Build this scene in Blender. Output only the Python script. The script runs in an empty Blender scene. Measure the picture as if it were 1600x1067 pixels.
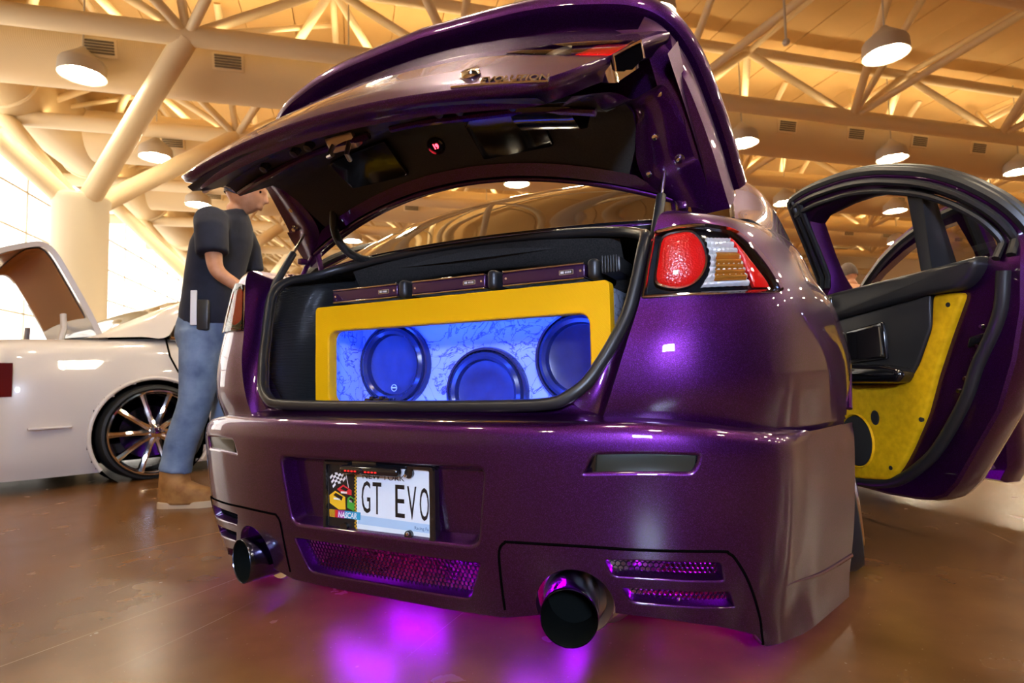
import bpy, bmesh, math, random
import numpy as np
from mathutils import Vector, Matrix
from mathutils.geometry import delaunay_2d_cdt
random.seed(7)
scene = bpy.context.scene
col = scene.collection
PI = math.pi

# ------------------------------------------------------------------ camera
CAM = np.array([0.8467, -1.0237, 0.5892])
YAW, PITCH, ROLL, FPX = -0.452643, 0.0648775, -0.0205926, 892.95
def cam_axes():
    F = np.array([math.sin(YAW)*math.cos(PITCH), math.cos(YAW)*math.cos(PITCH), math.sin(PITCH)])
    R = np.array([math.cos(YAW), -math.sin(YAW), 0.0]); U = np.cross(R, F)
    return math.cos(ROLL)*R+math.sin(ROLL)*U, -math.sin(ROLL)*R+math.cos(ROLL)*U, F
_r, _u, _f = cam_axes()
cd = bpy.data.cameras.new('camera'); cam = bpy.data.objects.new('camera', cd); col.objects.link(cam)
cam.matrix_world = Matrix(((_r[0], _u[0], -_f[0], CAM[0]), (_r[1], _u[1], -_f[1], CAM[1]), (_r[2], _u[2], -_f[2], CAM[2]), (0, 0, 0, 1)))
cd.sensor_fit = 'HORIZONTAL'; cd.sensor_width = 36.0; cd.lens = FPX/1600*36.0
cd.clip_start = 0.02; cd.clip_end = 400
cd.dof.use_dof = True; cd.dof.focus_distance = 1.45; cd.dof.aperture_fstop = 5.0
scene.camera = cam
scene.view_settings.view_transform = 'Standard'; scene.view_settings.look = 'None'
scene.view_settings.gamma = 1.0; scene.view_settings.use_curve_mapping = False
scene.view_settings.exposure = 0.42
scene.cycles.use_denoising = True
scene.cycles.max_bounces = 7; scene.cycles.diffuse_bounces = 3; scene.cycles.glossy_bounces = 4
scene.cycles.transmission_bounces = 4; scene.cycles.transparent_max_bounces = 10
scene.cycles.sample_clamp_indirect = 6.0; scene.cycles.adaptive_threshold = 0.015
scene.cycles.caustics_reflective = False; scene.cycles.caustics_refractive = False

# ------------------------------------------------------------------ world: the rest of the warm hall, even on every side
w = bpy.data.worlds.new('hall_air'); scene.world = w; w.use_nodes = True
w.node_tree.nodes['Background'].inputs[0].default_value = (1.0, 0.74, 0.42, 1)
w.node_tree.nodes['Background'].inputs[1].default_value = 0.10
BULB = 200.0        # strength of the lamp bulbs
CEILING_FILL = 15.0     # strength of hidden strips added to brighten the ceiling
DAY = 2.3          # daylight in the glazed wall
UNDERGLOW = 190.0; BOXGLOW = 115.0
PANEL = 300.0      # photographer's light panel on its stand behind the camera

# ------------------------------------------------------------------ materials
def nd(nt, t, **k):
    n = nt.nodes.new(t)
    for a, b in k.items(): setattr(n, a, b)
    return n
def mat(name, c, rough=0.5, metal=0.0, coat=0.0, emit=None, es=0.0, spec=0.5, alpha=None, coat_rough=0.03):
    m = bpy.data.materials.new(name); m.use_nodes = True
    b = m.node_tree.nodes['Principled BSDF']
    b.inputs['Base Color'].default_value = (*c, 1); b.inputs['Roughness'].default_value = rough
    b.inputs['Metallic'].default_value = metal; b.inputs['Coat Weight'].default_value = coat
    b.inputs['Coat Roughness'].default_value = coat_rough; b.inputs['Specular IOR Level'].default_value = spec
    if emit: b.inputs['Emission Color'].default_value = (*emit, 1); b.inputs['Emission Strength'].default_value = es
    return m
def bsdf(m): return m.node_tree.nodes['Principled BSDF']
def coord(nt, kind='Object'): return nd(nt, 'ShaderNodeTexCoord').outputs[kind]
def add_noise(m, scale, c0, c1, detail=5, lo=0.35, hi=0.65, rough=None, bump=None, kind='Object'):
    nt = m.node_tree; b = bsdf(m)
    n = nd(nt, 'ShaderNodeTexNoise'); n.inputs['Scale'].default_value = scale; n.inputs['Detail'].default_value = detail
    nt.links.new(coord(nt, kind), n.inputs['Vector'])
    r = nd(nt, 'ShaderNodeValToRGB'); r.color_ramp.elements[0].position = lo; r.color_ramp.elements[1].position = hi
    r.color_ramp.elements[0].color = (*c0, 1); r.color_ramp.elements[1].color = (*c1, 1)
    nt.links.new(n.outputs['Fac'], r.inputs['Fac']); nt.links.new(r.outputs['Color'], b.inputs['Base Color'])
    if rough:
        mr = nd(nt, 'ShaderNodeMapRange'); mr.inputs['To Min'].default_value = rough[0]; mr.inputs['To Max'].default_value = rough[1]
        nt.links.new(n.outputs['Fac'], mr.inputs['Value']); nt.links.new(mr.outputs['Result'], b.inputs['Roughness'])
    if bump:
        bp = nd(nt, 'ShaderNodeBump'); bp.inputs['Strength'].default_value = bump[0]; bp.inputs['Distance'].default_value = bump[1]
        nt.links.new(n.outputs['Fac'], bp.inputs['Height']); nt.links.new(bp.outputs['Normal'], b.inputs['Normal'])
    return m
def add_weave(m, scale, strength, direction='DIAGONAL', dist=0.001):
    nt = m.node_tree; b = bsdf(m)
    wv = nd(nt, 'ShaderNodeTexWave', bands_direction=direction); wv.inputs['Scale'].default_value = scale
    wv.inputs['Distortion'].default_value = 0.6
    nt.links.new(coord(nt), wv.inputs['Vector'])
    bp = nd(nt, 'ShaderNodeBump'); bp.inputs['Strength'].default_value = strength; bp.inputs['Distance'].default_value = dist
    nt.links.new(wv.outputs['Fac'], bp.inputs['Height']); nt.links.new(bp.outputs['Normal'], b.inputs['Normal'])
    return m
M = {}
# metallic violet paint with fine flakes under a clear coat
M['paint'] = mat('violet_metallic_paint', (0.11, 0.012, 0.20), 0.38, 0.9, 1.0, coat_rough=0.005)
nt = M['paint'].node_tree; b = bsdf(M['paint'])
v = nd(nt, 'ShaderNodeTexVoronoi'); v.inputs['Scale'].default_value = 1300
nt.links.new(coord(nt), v.inputs['Vector'])
rp = nd(nt, 'ShaderNodeValToRGB'); e = rp.color_ramp.elements
e[0].position = 0.0; e[0].color = (0.040, 0.0035, 0.050, 1); e[1].position = 1.0; e[1].color = (0.12, 0.015, 0.23, 1)
e2 = rp.color_ramp.elements.new(0.75); e2.color = (0.050, 0.0047, 0.066, 1)
sp = nd(nt, 'ShaderNodeSeparateColor'); nt.links.new(v.outputs['Color'], sp.inputs['Color'])
nt.links.new(sp.outputs['Red'], rp.inputs['Fac']); nt.links.new(rp.outputs['Color'], b.inputs['Base Color'])
bp = nd(nt, 'ShaderNodeBump'); bp.inputs['Strength'].default_value = 0.03; bp.inputs['Distance'].default_value = 0.0003
nt.links.new(sp.outputs['Green'], bp.inputs['Height']); nt.links.new(bp.outputs['Normal'], b.inputs['Normal'])
M['black'] = mat('black_plastic', (0.018, 0.018, 0.019), 0.4)
M['gloss_black'] = mat('gloss_black', (0.006, 0.006, 0.008), 0.12, coat=0.6)
M['rubber'] = mat('black_rubber', (0.014, 0.014, 0.015), 0.38)
M['tire'] = mat('tire_rubber', (0.010, 0.010, 0.010), 0.6)
M['gap'] = mat('dark_seam', (0.002, 0.0015, 0.002), 0.9, spec=0.0)
M['carpet'] = add_noise(mat('black_carpet', (0.014, 0.013, 0.013), 0.9), 260, (0.006, 0.006, 0.006), (0.026, 0.023, 0.021), bump=(0.5, 0.002))
M['liner'] = add_weave(mat('ribbed_black_vinyl', (0.017, 0.017, 0.018), 0.36), 62, 0.6, 'Z', 0.002)
M['felt'] = add_noise(mat('black_moulded_felt', (0.02, 0.02, 0.018), 0.6), 300, (0.016, 0.016, 0.014), (0.028, 0.027, 0.024))
M['yellow'] = add_weave(mat('yellow_weave_vinyl', (0.97, 0.48, 0.002), 0.5, spec=0.15), 115, 0.35, 'DIAGONAL', 0.0012)
M['yellow2'] = add_noise(mat('yellow_suede_vinyl', (0.62, 0.36, 0.008), 0.6, spec=0.15), 40, (0.66, 0.36, 0.004), (0.80, 0.46, 0.006), bump=(0.15, 0.002))
M['chrome'] = mat('chrome', (0.86, 0.84, 0.82), 0.08, 1.0)
M['steel'] = mat('brushed_steel', (0.55, 0.50, 0.44), 0.28, 1.0)
M['darkchrome'] = mat('dark_blue_steel', (0.10, 0.11, 0.15), 0.18, 1.0)
M['tipinner'] = mat('soot_black', (0.004, 0.005, 0.0045), 0.9, spec=0.05)
M['glass'] = mat('tinted_glass', (0.006, 0.005, 0.005), 0.02, 0.0, 0.5, spec=0.9)
M['red'] = mat('red_lens', (0.80, 0.008, 0.006), 0.22, 0.0, 0.5)
nt = M['red'].node_tree
v = nd(nt, 'ShaderNodeTexVoronoi'); v.inputs['Scale'].default_value = 260; nt.links.new(coord(nt), v.inputs['Vector'])
bp = nd(nt, 'ShaderNodeBump'); bp.inputs['Strength'].default_value = 0.35; bp.inputs['Distance'].default_value = 0.002
nt.links.new(v.outputs['Distance'], bp.inputs['Height']); nt.links.new(bp.outputs['Normal'], bsdf(M['red']).inputs['Normal'])
M['clearref'] = mat('ribbed_clear_reflector', (0.86, 0.84, 0.80), 0.25, 0.35, 0.6)
M['amber'] = mat('amber_reflector', (0.75, 0.30, 0.04), 0.2, 0.6, 0.5)
M['smoke'] = mat('smoked_reflector', (0.016, 0.022, 0.017), 0.3, 0.0, 0.4)
M['white_paint'] = mat('white_car_paint', (0.66, 0.59, 0.54), 0.3, 0.0, 1.0)
M['tan_lining'] = mat('tan_lining', (0.60, 0.25, 0.035), 0.8)
M['plate'] = mat('plate_white', (0.70, 0.76, 0.80), 0.4)
M['ink'] = mat('plate_ink', (0.008, 0.007, 0.007), 0.4)
M['plate_blue'] = mat('plate_pale_blue', (0.40, 0.57, 0.74), 0.4)
M['blue_ink'] = mat('plate_blue_ink', (0.05, 0.10, 0.28), 0.4)
M['p_white'] = mat('print_white', (0.78, 0.78, 0.78), 0.4); M['p_red'] = mat('print_red', (0.60, 0.02, 0.03), 0.4)
M['p_yellow'] = mat('print_yellow', (0.80, 0.48, 0.02), 0.4); M['p_green'] = mat('print_green', (0.06, 0.36, 0.04), 0.4)
M['p_cyan'] = mat('print_cyan', (0.03, 0.33, 0.55), 0.4); M['p_purple'] = mat('print_purple', (0.35, 0.04, 0.32), 0.4)
M['led_red'] = mat('red_led', (0.2, 0, 0), 0.4, emit=(1, 0.03, 0.05), es=9.0)
M['led_dim'] = mat('dim_red_led', (0.2, 0, 0), 0.4, emit=(1, 0.02, 0.02), es=1.0)
M['led_blue'] = mat('blue_led_strip', (0, 0, 0.2), 0.4, emit=(0.012, 0.055, 1.0), es=BOXGLOW)
M['led_violet'] = mat('violet_led_strip', (0.1, 0, 0.2), 0.4, emit=(0.42, 0.0, 1.0), es=UNDERGLOW)
M['speaker'] = add_noise(mat('speaker_cone', (0.02, 0.016, 0.024), 0.35), 30, (0.018, 0.014, 0.022), (0.026, 0.02, 0.032))
M['surround'] = mat('speaker_surround', (0.022, 0.022, 0.035), 0.18)
M['dark_red'] = mat('dark_red_lens', (0.10, 0.004, 0.004), 0.15, 0.0, 0.6)
M['amp'] = mat('amplifier_violet', (0.05, 0.012, 0.06), 0.25, 0.5, 0.6)
M['mesh'] = mat('black_wire_mesh', (0.012, 0.012, 0.014), 0.3, 0.6)
M['cloth'] = mat('black_speaker_cloth', (0.006, 0.006, 0.006), 0.9)
M['screen'] = mat('dark_screen', (0.006, 0.006, 0.008), 0.12, coat=0.3)
# marbled white panel inside the subwoofer box
M['marble'] = mat('marbled_panel', (0.75, 0.78, 0.85), 0.3)
nt = M['marble'].node_tree; b = bsdf(M['marble'])
def veins(scale, width, dist, off):
    mp = nd(nt, 'ShaderNodeMapping'); mp.inputs['Location'].default_value = off; nt.links.new(coord(nt), mp.inputs['Vector'])
    n = nd(nt, 'ShaderNodeTexNoise'); n.inputs['Scale'].default_value = scale; n.inputs['Detail'].default_value = 6; n.inputs['Distortion'].default_value = dist
    nt.links.new(mp.outputs['Vector'], n.inputs['Vector'])
    a = nd(nt, 'ShaderNodeMath', operation='SUBTRACT'); a.inputs[1].default_value = 0.5; nt.links.new(n.outputs['Fac'], a.inputs[0])
    c = nd(nt, 'ShaderNodeMath', operation='ABSOLUTE'); nt.links.new(a.outputs[0], c.inputs[0])
    r = nd(nt, 'ShaderNodeMapRange'); r.inputs['From Max'].default_value = width; nt.links.new(c.outputs[0], r.inputs['Value'])
    return r.outputs['Result']
va = veins(10, 0.016, 1.2, (0, 0, 0)); vb = veins(5, 0.010, 2.2, (3, 1, 2)); vm = veins(4, 0.16, 0, (7, 2, 5))
mx = nd(nt, 'ShaderNodeMath', operation='MINIMUM'); nt.links.new(va, mx.inputs[0]); nt.links.new(vb, mx.inputs[1])
# veins fade out in clear patches
mx2 = nd(nt, 'ShaderNodeMath', operation='MAXIMUM'); nt.links.new(mx.outputs[0], mx2.inputs[0])
pw = nd(nt, 'ShaderNodeMath', operation='MULTIPLY'); pw.inputs[1].default_value = 0.6; nt.links.new(vm, pw.inputs[0]); nt.links.new(pw.outputs[0], mx2.inputs[1])
cm = nd(nt, 'ShaderNodeMix', data_type='RGBA'); nt.links.new(mx2.outputs[0], cm.inputs['Factor'])
cm.inputs['A'].default_value = (0.02, 0.015, 0.07, 1); cm.inputs['B'].default_value = (0.40, 0.45, 0.62, 1)
nt.links.new(cm.outputs['Result'], b.inputs['Base Color'])
# clear lens: see-through with a gloss
def clear(name, tint, gl):
    m = bpy.data.materials.new(name); m.use_nodes = True; nt = m.node_tree; nt.nodes.clear()
    o = nd(nt, 'ShaderNodeOutputMaterial'); t = nd(nt, 'ShaderNodeBsdfTransparent'); t.inputs[0].default_value = (*tint, 1)
    g = nd(nt, 'ShaderNodeBsdfGlossy'); g.inputs['Roughness'].default_value = 0.02
    f = nd(nt, 'ShaderNodeFresnel'); f.inputs['IOR'].default_value = gl
    x = nd(nt, 'ShaderNodeMixShader'); nt.links.new(f.outputs[0], x.inputs[0]); nt.links.new(t.outputs[0], x.inputs[1]); nt.links.new(g.outputs[0], x.inputs[2])
    nt.links.new(x.outputs[0], o.inputs[0]); return m
M['lens'] = clear('clear_lens', (0.97, 0.97, 0.97), 1.45)
M['window'] = clear('side_window_glass', (0.72, 0.70, 0.66), 1.45)
# hall
M['floor'] = mat('polished_brown_concrete', (0.12, 0.07, 0.035), 0.25, 0.0, 0.0, spec=0.22)
nt = M['floor'].node_tree; b = bsdf(M['floor'])
def noise(scale, detail, dist=0.0, vec=None):
    n = nd(nt, 'ShaderNodeTexNoise'); n.inputs['Scale'].default_value = scale; n.inputs['Detail'].default_value = detail; n.inputs['Distortion'].default_value = dist
    nt.links.new(vec or coord(nt), n.inputs['Vector']); return n.outputs['Fac']
n1 = noise(0.9, 4); n2 = noise(7, 4, 0.0)
r = nd(nt, 'ShaderNodeValToRGB'); r.color_ramp.elements[0].position = 0.3; r.color_ramp.elements[1].position = 0.72
r.color_ramp.elements[0].color = (0.088, 0.036, 0.011, 1); r.color_ramp.elements[1].color = (0.165, 0.074, 0.024, 1)
mm = nd(nt, 'ShaderNodeMath', operation='ADD'); nt.links.new(n1, mm.inputs[0])
ms = nd(nt, 'ShaderNodeMath', operation='MULTIPLY_ADD'); ms.inputs[1].default_value = 0.35; ms.inputs[2].default_value = -0.175; nt.links.new(n2, ms.inputs[0]); nt.links.new(ms.outputs[0], mm.inputs[1])
nt.links.new(mm.outputs[0], r.inputs['Fac'])
# scratches: thin pale lines
def scratch(scale, rot, wdt):
    mp = nd(nt, 'ShaderNodeMapping'); mp.inputs['Rotation'].default_value = (0, 0, rot); mp.inputs['Scale'].default_value = (1, 0.22, 1); mp.inputs['Location'].default_value = (rot*3, scale, 0)
    nt.links.new(coord(nt), mp.inputs['Vector'])
    a = nd(nt, 'ShaderNodeMath', operation='SUBTRACT'); a.inputs[1].default_value = 0.5; nt.links.new(noise(scale, 0, 0.0, mp.outputs['Vector']), a.inputs[0])
    c = nd(nt, 'ShaderNodeMath', operation='ABSOLUTE'); nt.links.new(a.outputs[0], c.inputs[0])
    rr = nd(nt, 'ShaderNodeMapRange'); rr.inputs['From Max'].default_value = wdt; rr.inputs['To Min'].default_value = 1; rr.inputs['To Max'].default_value = 0
    nt.links.new(c.outputs[0], rr.inputs['Value'])
    k = nd(nt, 'ShaderNodeMapRange'); k.inputs['From Min'].default_value = 0.50; k.inputs['From Max'].default_value = 0.62
    nt.links.new(noise(3.1, 3, 0.0, mp.outputs['Vector']), k.inputs['Value'])
    q = nd(nt, 'ShaderNodeMath', operation='MULTIPLY'); nt.links.new(rr.outputs['Result'], q.inputs[0]); nt.links.new(k.outputs['Result'], q.inputs[1])
    return q.outputs[0]
s1 = scratch(1.1, 0.5, 0.0007); s2 = scratch(1.7, -0.75, 0.0010)
spk = nd(nt, 'ShaderNodeMapRange'); spk.inputs['From Min'].default_value = 0.745; spk.inputs['From Max'].default_value = 0.80; spk.inputs['To Max'].default_value = 0.35; nt.links.new(noise(110, 1), spk.inputs['Value'])
sa = nd(nt, 'ShaderNodeMath', operation='MAXIMUM'); nt.links.new(s1, sa.inputs[0]); nt.links.new(s2, sa.inputs[1])
sa2 = nd(nt, 'ShaderNodeMath', operation='MAXIMUM'); nt.links.new(sa.outputs[0], sa2.inputs[0]); nt.links.new(spk.outputs['Result'], sa2.inputs[1]); sa = sa2
sm = nd(nt, 'ShaderNodeMath', operation='MULTIPLY'); sm.inputs[1].default_value = 0.7; nt.links.new(sa.outputs[0], sm.inputs[0])
fx = nd(nt, 'ShaderNodeMix', data_type='RGBA'); nt.links.new(sm.outputs[0], fx.inputs['Factor']); nt.links.new(r.outputs['Color'], fx.inputs['A'])
fx.inputs['B'].default_value = (0.42, 0.30, 0.20, 1); nt.links.new(fx.outputs['Result'], b.inputs['Base Color'])
mr = nd(nt, 'ShaderNodeMapRange'); mr.inputs['To Min'].default_value = 0.22; mr.inputs['To Max'].default_value = 0.30
nt.links.new(n2, mr.inputs['Value']); nt.links.new(mr.outputs['Result'], b.inputs['Roughness'])
M['truss'] = mat('cream_painted_steel', (0.84, 0.67, 0.41), 0.5)
M['deck'] = add_noise(mat('cream_roof_deck', (0.62, 0.43, 0.20), 0.75), 0.4, (0.70, 0.45, 0.17), (0.80, 0.53, 0.22))
M['duct'] = add_weave(mat('cream_ribbed_duct', (0.76, 0.58, 0.33), 0.55), 11.0, 0.22, 'X', 0.01)
M['column'] = mat('cream_column', (0.74, 0.64, 0.46), 0.55)
M['vent'] = mat('vent_slats', (0.16, 0.12, 0.07), 0.6)
M['back_wall'] = mat('darkened_back_wall', (0.05, 0.035, 0.025), 0.9)  # unseen wall, made dark to keep the paint's reflections dark
M['wall'] = mat('hall_wall', (0.62, 0.46, 0.27), 0.8)
M['day'] = mat('daylight_pane', (0.8, 0.8, 0.8), 0.4, emit=(1.0, 0.97, 0.92), es=DAY)
M['mullion'] = mat('pale_mullion', (0.75, 0.70, 0.62), 0.6)
M['panel_light'] = mat('light_panel', (1, 1, 1), 0.5, emit=(0.58, 0.70, 1.0), es=PANEL)
M['lampshade'] = mat('lamp_housing', (0.50, 0.42, 0.33), 0.5)
M['bulb'] = mat('lamp_bulb', (1, 1, 1), 0.5, emit=(1.0, 0.86, 0.62), es=BULB)
M['ceiling_fill'] = mat('added_ceiling_fill', (1, 1, 1), 0.5, emit=(1.0, 0.78, 0.45), es=CEILING_FILL)  # glow of the added strips, not part of any hall lamp
# person
M['skin'] = add_noise(mat('skin', (0.55, 0.24, 0.11), 0.5), 25, (0.50, 0.21, 0.095), (0.60, 0.28, 0.14))
M['hair'] = add_noise(mat('brown_hair', (0.06, 0.03, 0.015), 0.6), 120, (0.035, 0.016, 0.008), (0.10, 0.05, 0.022))
M['navy'] = add_noise(mat('navy_cotton', (0.008, 0.011, 0.028), 0.85), 14, (0.004, 0.0055, 0.016), (0.008, 0.011, 0.028), bump=(0.25, 0.01))
M['denim'] = add_noise(mat('blue_denim', (0.10, 0.16, 0.27), 0.85), 9, (0.07, 0.11, 0.20), (0.17, 0.24, 0.36), bump=(0.3, 0.01))
M['boot'] = add_noise(mat('tan_boot_leather', (0.30, 0.13, 0.03), 0.7), 22, (0.24, 0.10, 0.02), (0.36, 0.17, 0.045))
M['sole'] = mat('boot_sole', (0.45, 0.33, 0.20), 0.7)
# ------------------------------------------------------------------ helpers
def link(o, parent=None, ploc=None):
    col.objects.link(o)
    if parent is not None:
        o.parent = parent
        if ploc is not None: o.matrix_parent_inverse = Matrix.Translation(-Vector(ploc))
    return o
def tag(o, label=None, cat=None, group=None, kind=None):
    if label: o['label'] = label
    if cat: o['category'] = cat
    if group: o['group'] = group
    if kind: o['kind'] = kind
    return o
def thing(name, label, cat, loc=(0, 0, 0), rz=0.0, group=None):
    o = bpy.data.objects.new(name, None); o.empty_display_size = 0.1; o.location = loc; o.rotation_euler = (0, 0, rz)
    col.objects.link(o); return tag(o, label, cat, group)
BASE = {}          # things whose parts are given in world coordinates: name of the Empty -> its place
def obj(name, verts, faces, m, parent=None, smooth=True, ang=38, kind=None, label=None, recalc=True):
    me = bpy.data.meshes.new(name); me.from_pydata([tuple(map(float, p)) for p in verts], [], [tuple(f) for f in faces])
    if recalc:
        bm = bmesh.new(); bm.from_mesh(me); bmesh.ops.recalc_face_normals(bm, faces=bm.faces); bm.to_mesh(me); bm.free()
    if smooth:
        me.polygons.foreach_set('use_smooth', [True]*len(me.polygons))
        if ang: me.set_sharp_from_angle(angle=math.radians(ang))
    me.materials.append(M[m] if isinstance(m, str) else m)
    o = bpy.data.objects.new(name, me)
    link(o, parent, BASE.get(parent.name) if parent is not None else None)
    if kind: o['kind'] = kind
    if label: o['label'] = label
    return o
def cr(pts, n, closed=False):
    """Catmull-Rom through pts, n samples per span"""
    P = np.array(pts, float); out = []; N = len(P); spans = N if closed else N-1
    for i in range(spans):
        if closed: p0, p1, p2, p3 = P[(i-1) % N], P[i], P[(i+1) % N], P[(i+2) % N]
        else:
            p1, p2 = P[i], P[i+1]; p0 = P[i-1] if i > 0 else 2*p1-p2; p3 = P[i+2] if i+2 < N else 2*p2-p1
        for k in range(n):
            t = k/n
            out.append(0.5*((2*p1)+(-p0+p2)*t+(2*p0-5*p1+4*p2-p3)*t*t+(-p0+3*p1-3*p2+p3)*t**3))
    if not closed: out.append(P[-1])
    return np.array(out)
def circ(c, r, n, r2=None, a0=0.0, a1=2*PI):
    r2 = r2 or r
    return [(c[0]+r*math.cos(a0+(a1-a0)*i/n), c[1]+r2*math.sin(a0+(a1-a0)*i/n)) for i in range(n)]
def rrect(x0, y0, x1, y1, r, n=5):
    o = []
    for cx, cy, a in ((x1-r, y1-r, 0), (x0+r, y1-r, PI/2), (x0+r, y0+r, PI), (x1-r, y0+r, 1.5*PI)):
        for i in range(n+1):
            t = a+PI/2*i/n; o.append((cx+r*math.cos(t), cy+r*math.sin(t)))
    return o
def roundpoly(P, r, n=4):
    """polygon with rounded corners"""
    out = []; N = len(P); rs = r if isinstance(r, (list, tuple)) else [r]*N
    for i in range(N):
        a, b_, c = np.array(P[i-1], float), np.array(P[i], float), np.array(P[(i+1) % N], float)
        u, v_ = a-b_, c-b_; lu, lv = np.linalg.norm(u), np.linalg.norm(v_); d = min(rs[i], lu*.45, lv*.45)
        p, q = b_+u/lu*d, b_+v_/lv*d
        for k in range(n+1):
            t = k/n; out.append(tuple((1-t)**2*p+2*t*(1-t)*b_+t*t*q))
    return out
def area2(P): return 0.5*sum(P[i-1][0]*P[i][1]-P[i][0]*P[i-1][1] for i in range(len(P)))
def inset(P, d):
    """move a polygon's outline inwards by d"""
    s = 1 if area2(P) > 0 else -1; out = []; N = len(P)
    for i in range(N):
        a, b_, c = np.array(P[i-1], float), np.array(P[i], float), np.array(P[(i+1) % N], float)
        e1 = b_-a; e2 = c-b_; e1 = e1/(np.linalg.norm(e1)+1e-12); e2 = e2/(np.linalg.norm(e2)+1e-12)
        n1 = np.array([-e1[1], e1[0]])*s; n2 = np.array([-e2[1], e2[0]])*s
        m_ = n1+n2; L = m_@m_
        m_ = m_*(2/L) if L > 0.5 else n1
        out.append(tuple(b_+m_*d))
    return out
def dense(P, step, closed=True):
    out = []; N = len(P)
    for i in range(N if closed else N-1):
        a, c = np.array(P[i], float), np.array(P[(i+1) % N], float); k = max(1, int(np.linalg.norm(c-a)/step))
        for j in range(k): out.append(tuple(a+(c-a)*j/k))
    if not closed: out.append(tuple(P[-1]))
    return out
def inside(X, Y, poly):
    P = np.array(poly); x0, y0 = P[:, 0], P[:, 1]; x1, y1 = np.roll(x0, -1), np.roll(y0, -1)
    r = np.zeros(X.shape, bool)
    for a, b_, c, d in zip(x0, y0, x1, y1):
        if b_ == d: continue
        k = ((b_ > Y) != (d > Y)) & (X < (c-a)*(Y-b_)/(d-b_)+a); r ^= k
    return r
def patch(S, outer, holes, su, sv):
    """triangulate the outline (with holes) in the surface's own coordinates; returns verts, faces, hole vertex ids"""
    outs = [list(outer)]+[list(h) for h in holes]
    P = np.array(outer); us = np.arange(P[:, 0].min()+su/2, P[:, 0].max(), su); vs = np.arange(P[:, 1].min()+sv/2, P[:, 1].max(), sv)
    G = np.array([(u, v_) for u in us for v_ in vs]); keep = inside(G[:, 0], G[:, 1], outer)
    for h in holes: keep &= ~inside(G[:, 0], G[:, 1], h)
    G = G[keep]
    allb = np.array([p for o in outs for p in o])
    if len(G):
        d = np.min(((G[:, None, 0]-allb[None, :, 0])/su)**2+((G[:, None, 1]-allb[None, :, 1])/sv)**2, axis=1); G = G[d > 0.12]
    V = [Vector((p[0]/su, p[1]/sv)) for p in allb]+[Vector((p[0]/su, p[1]/sv)) for p in G]; E = []; k = 0
    for o in outs:
        n = len(o); E += [(k+i, k+(i+1) % n) for i in range(n)]; k += n
    r = delaunay_2d_cdt(V, E, [], 0, 1e-7)
    UV = np.array([(p[0]*su, p[1]*sv) for p in r[0]]); T = np.array([t for t in r[2] if len(t) == 3])
    ctr = UV[T].mean(axis=1); ok = inside(ctr[:, 0], ctr[:, 1], outer)
    for h in holes: ok &= ~inside(ctr[:, 0], ctr[:, 1], h)
    return S(UV[:, 0], UV[:, 1]), [tuple(int(i) for i in t) for t in T[ok]]
def snorm(S, U, V, sign=1, h=1e-3):
    U = np.asarray(U, float); V = np.asarray(V, float)
    a = S(U+h, V)-S(U-h, V); b_ = S(U, V+h)-S(U, V-h); n = np.cross(a, b_); n /= np.linalg.norm(n, axis=1)[:, None]+1e-12
    return n*sign
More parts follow.
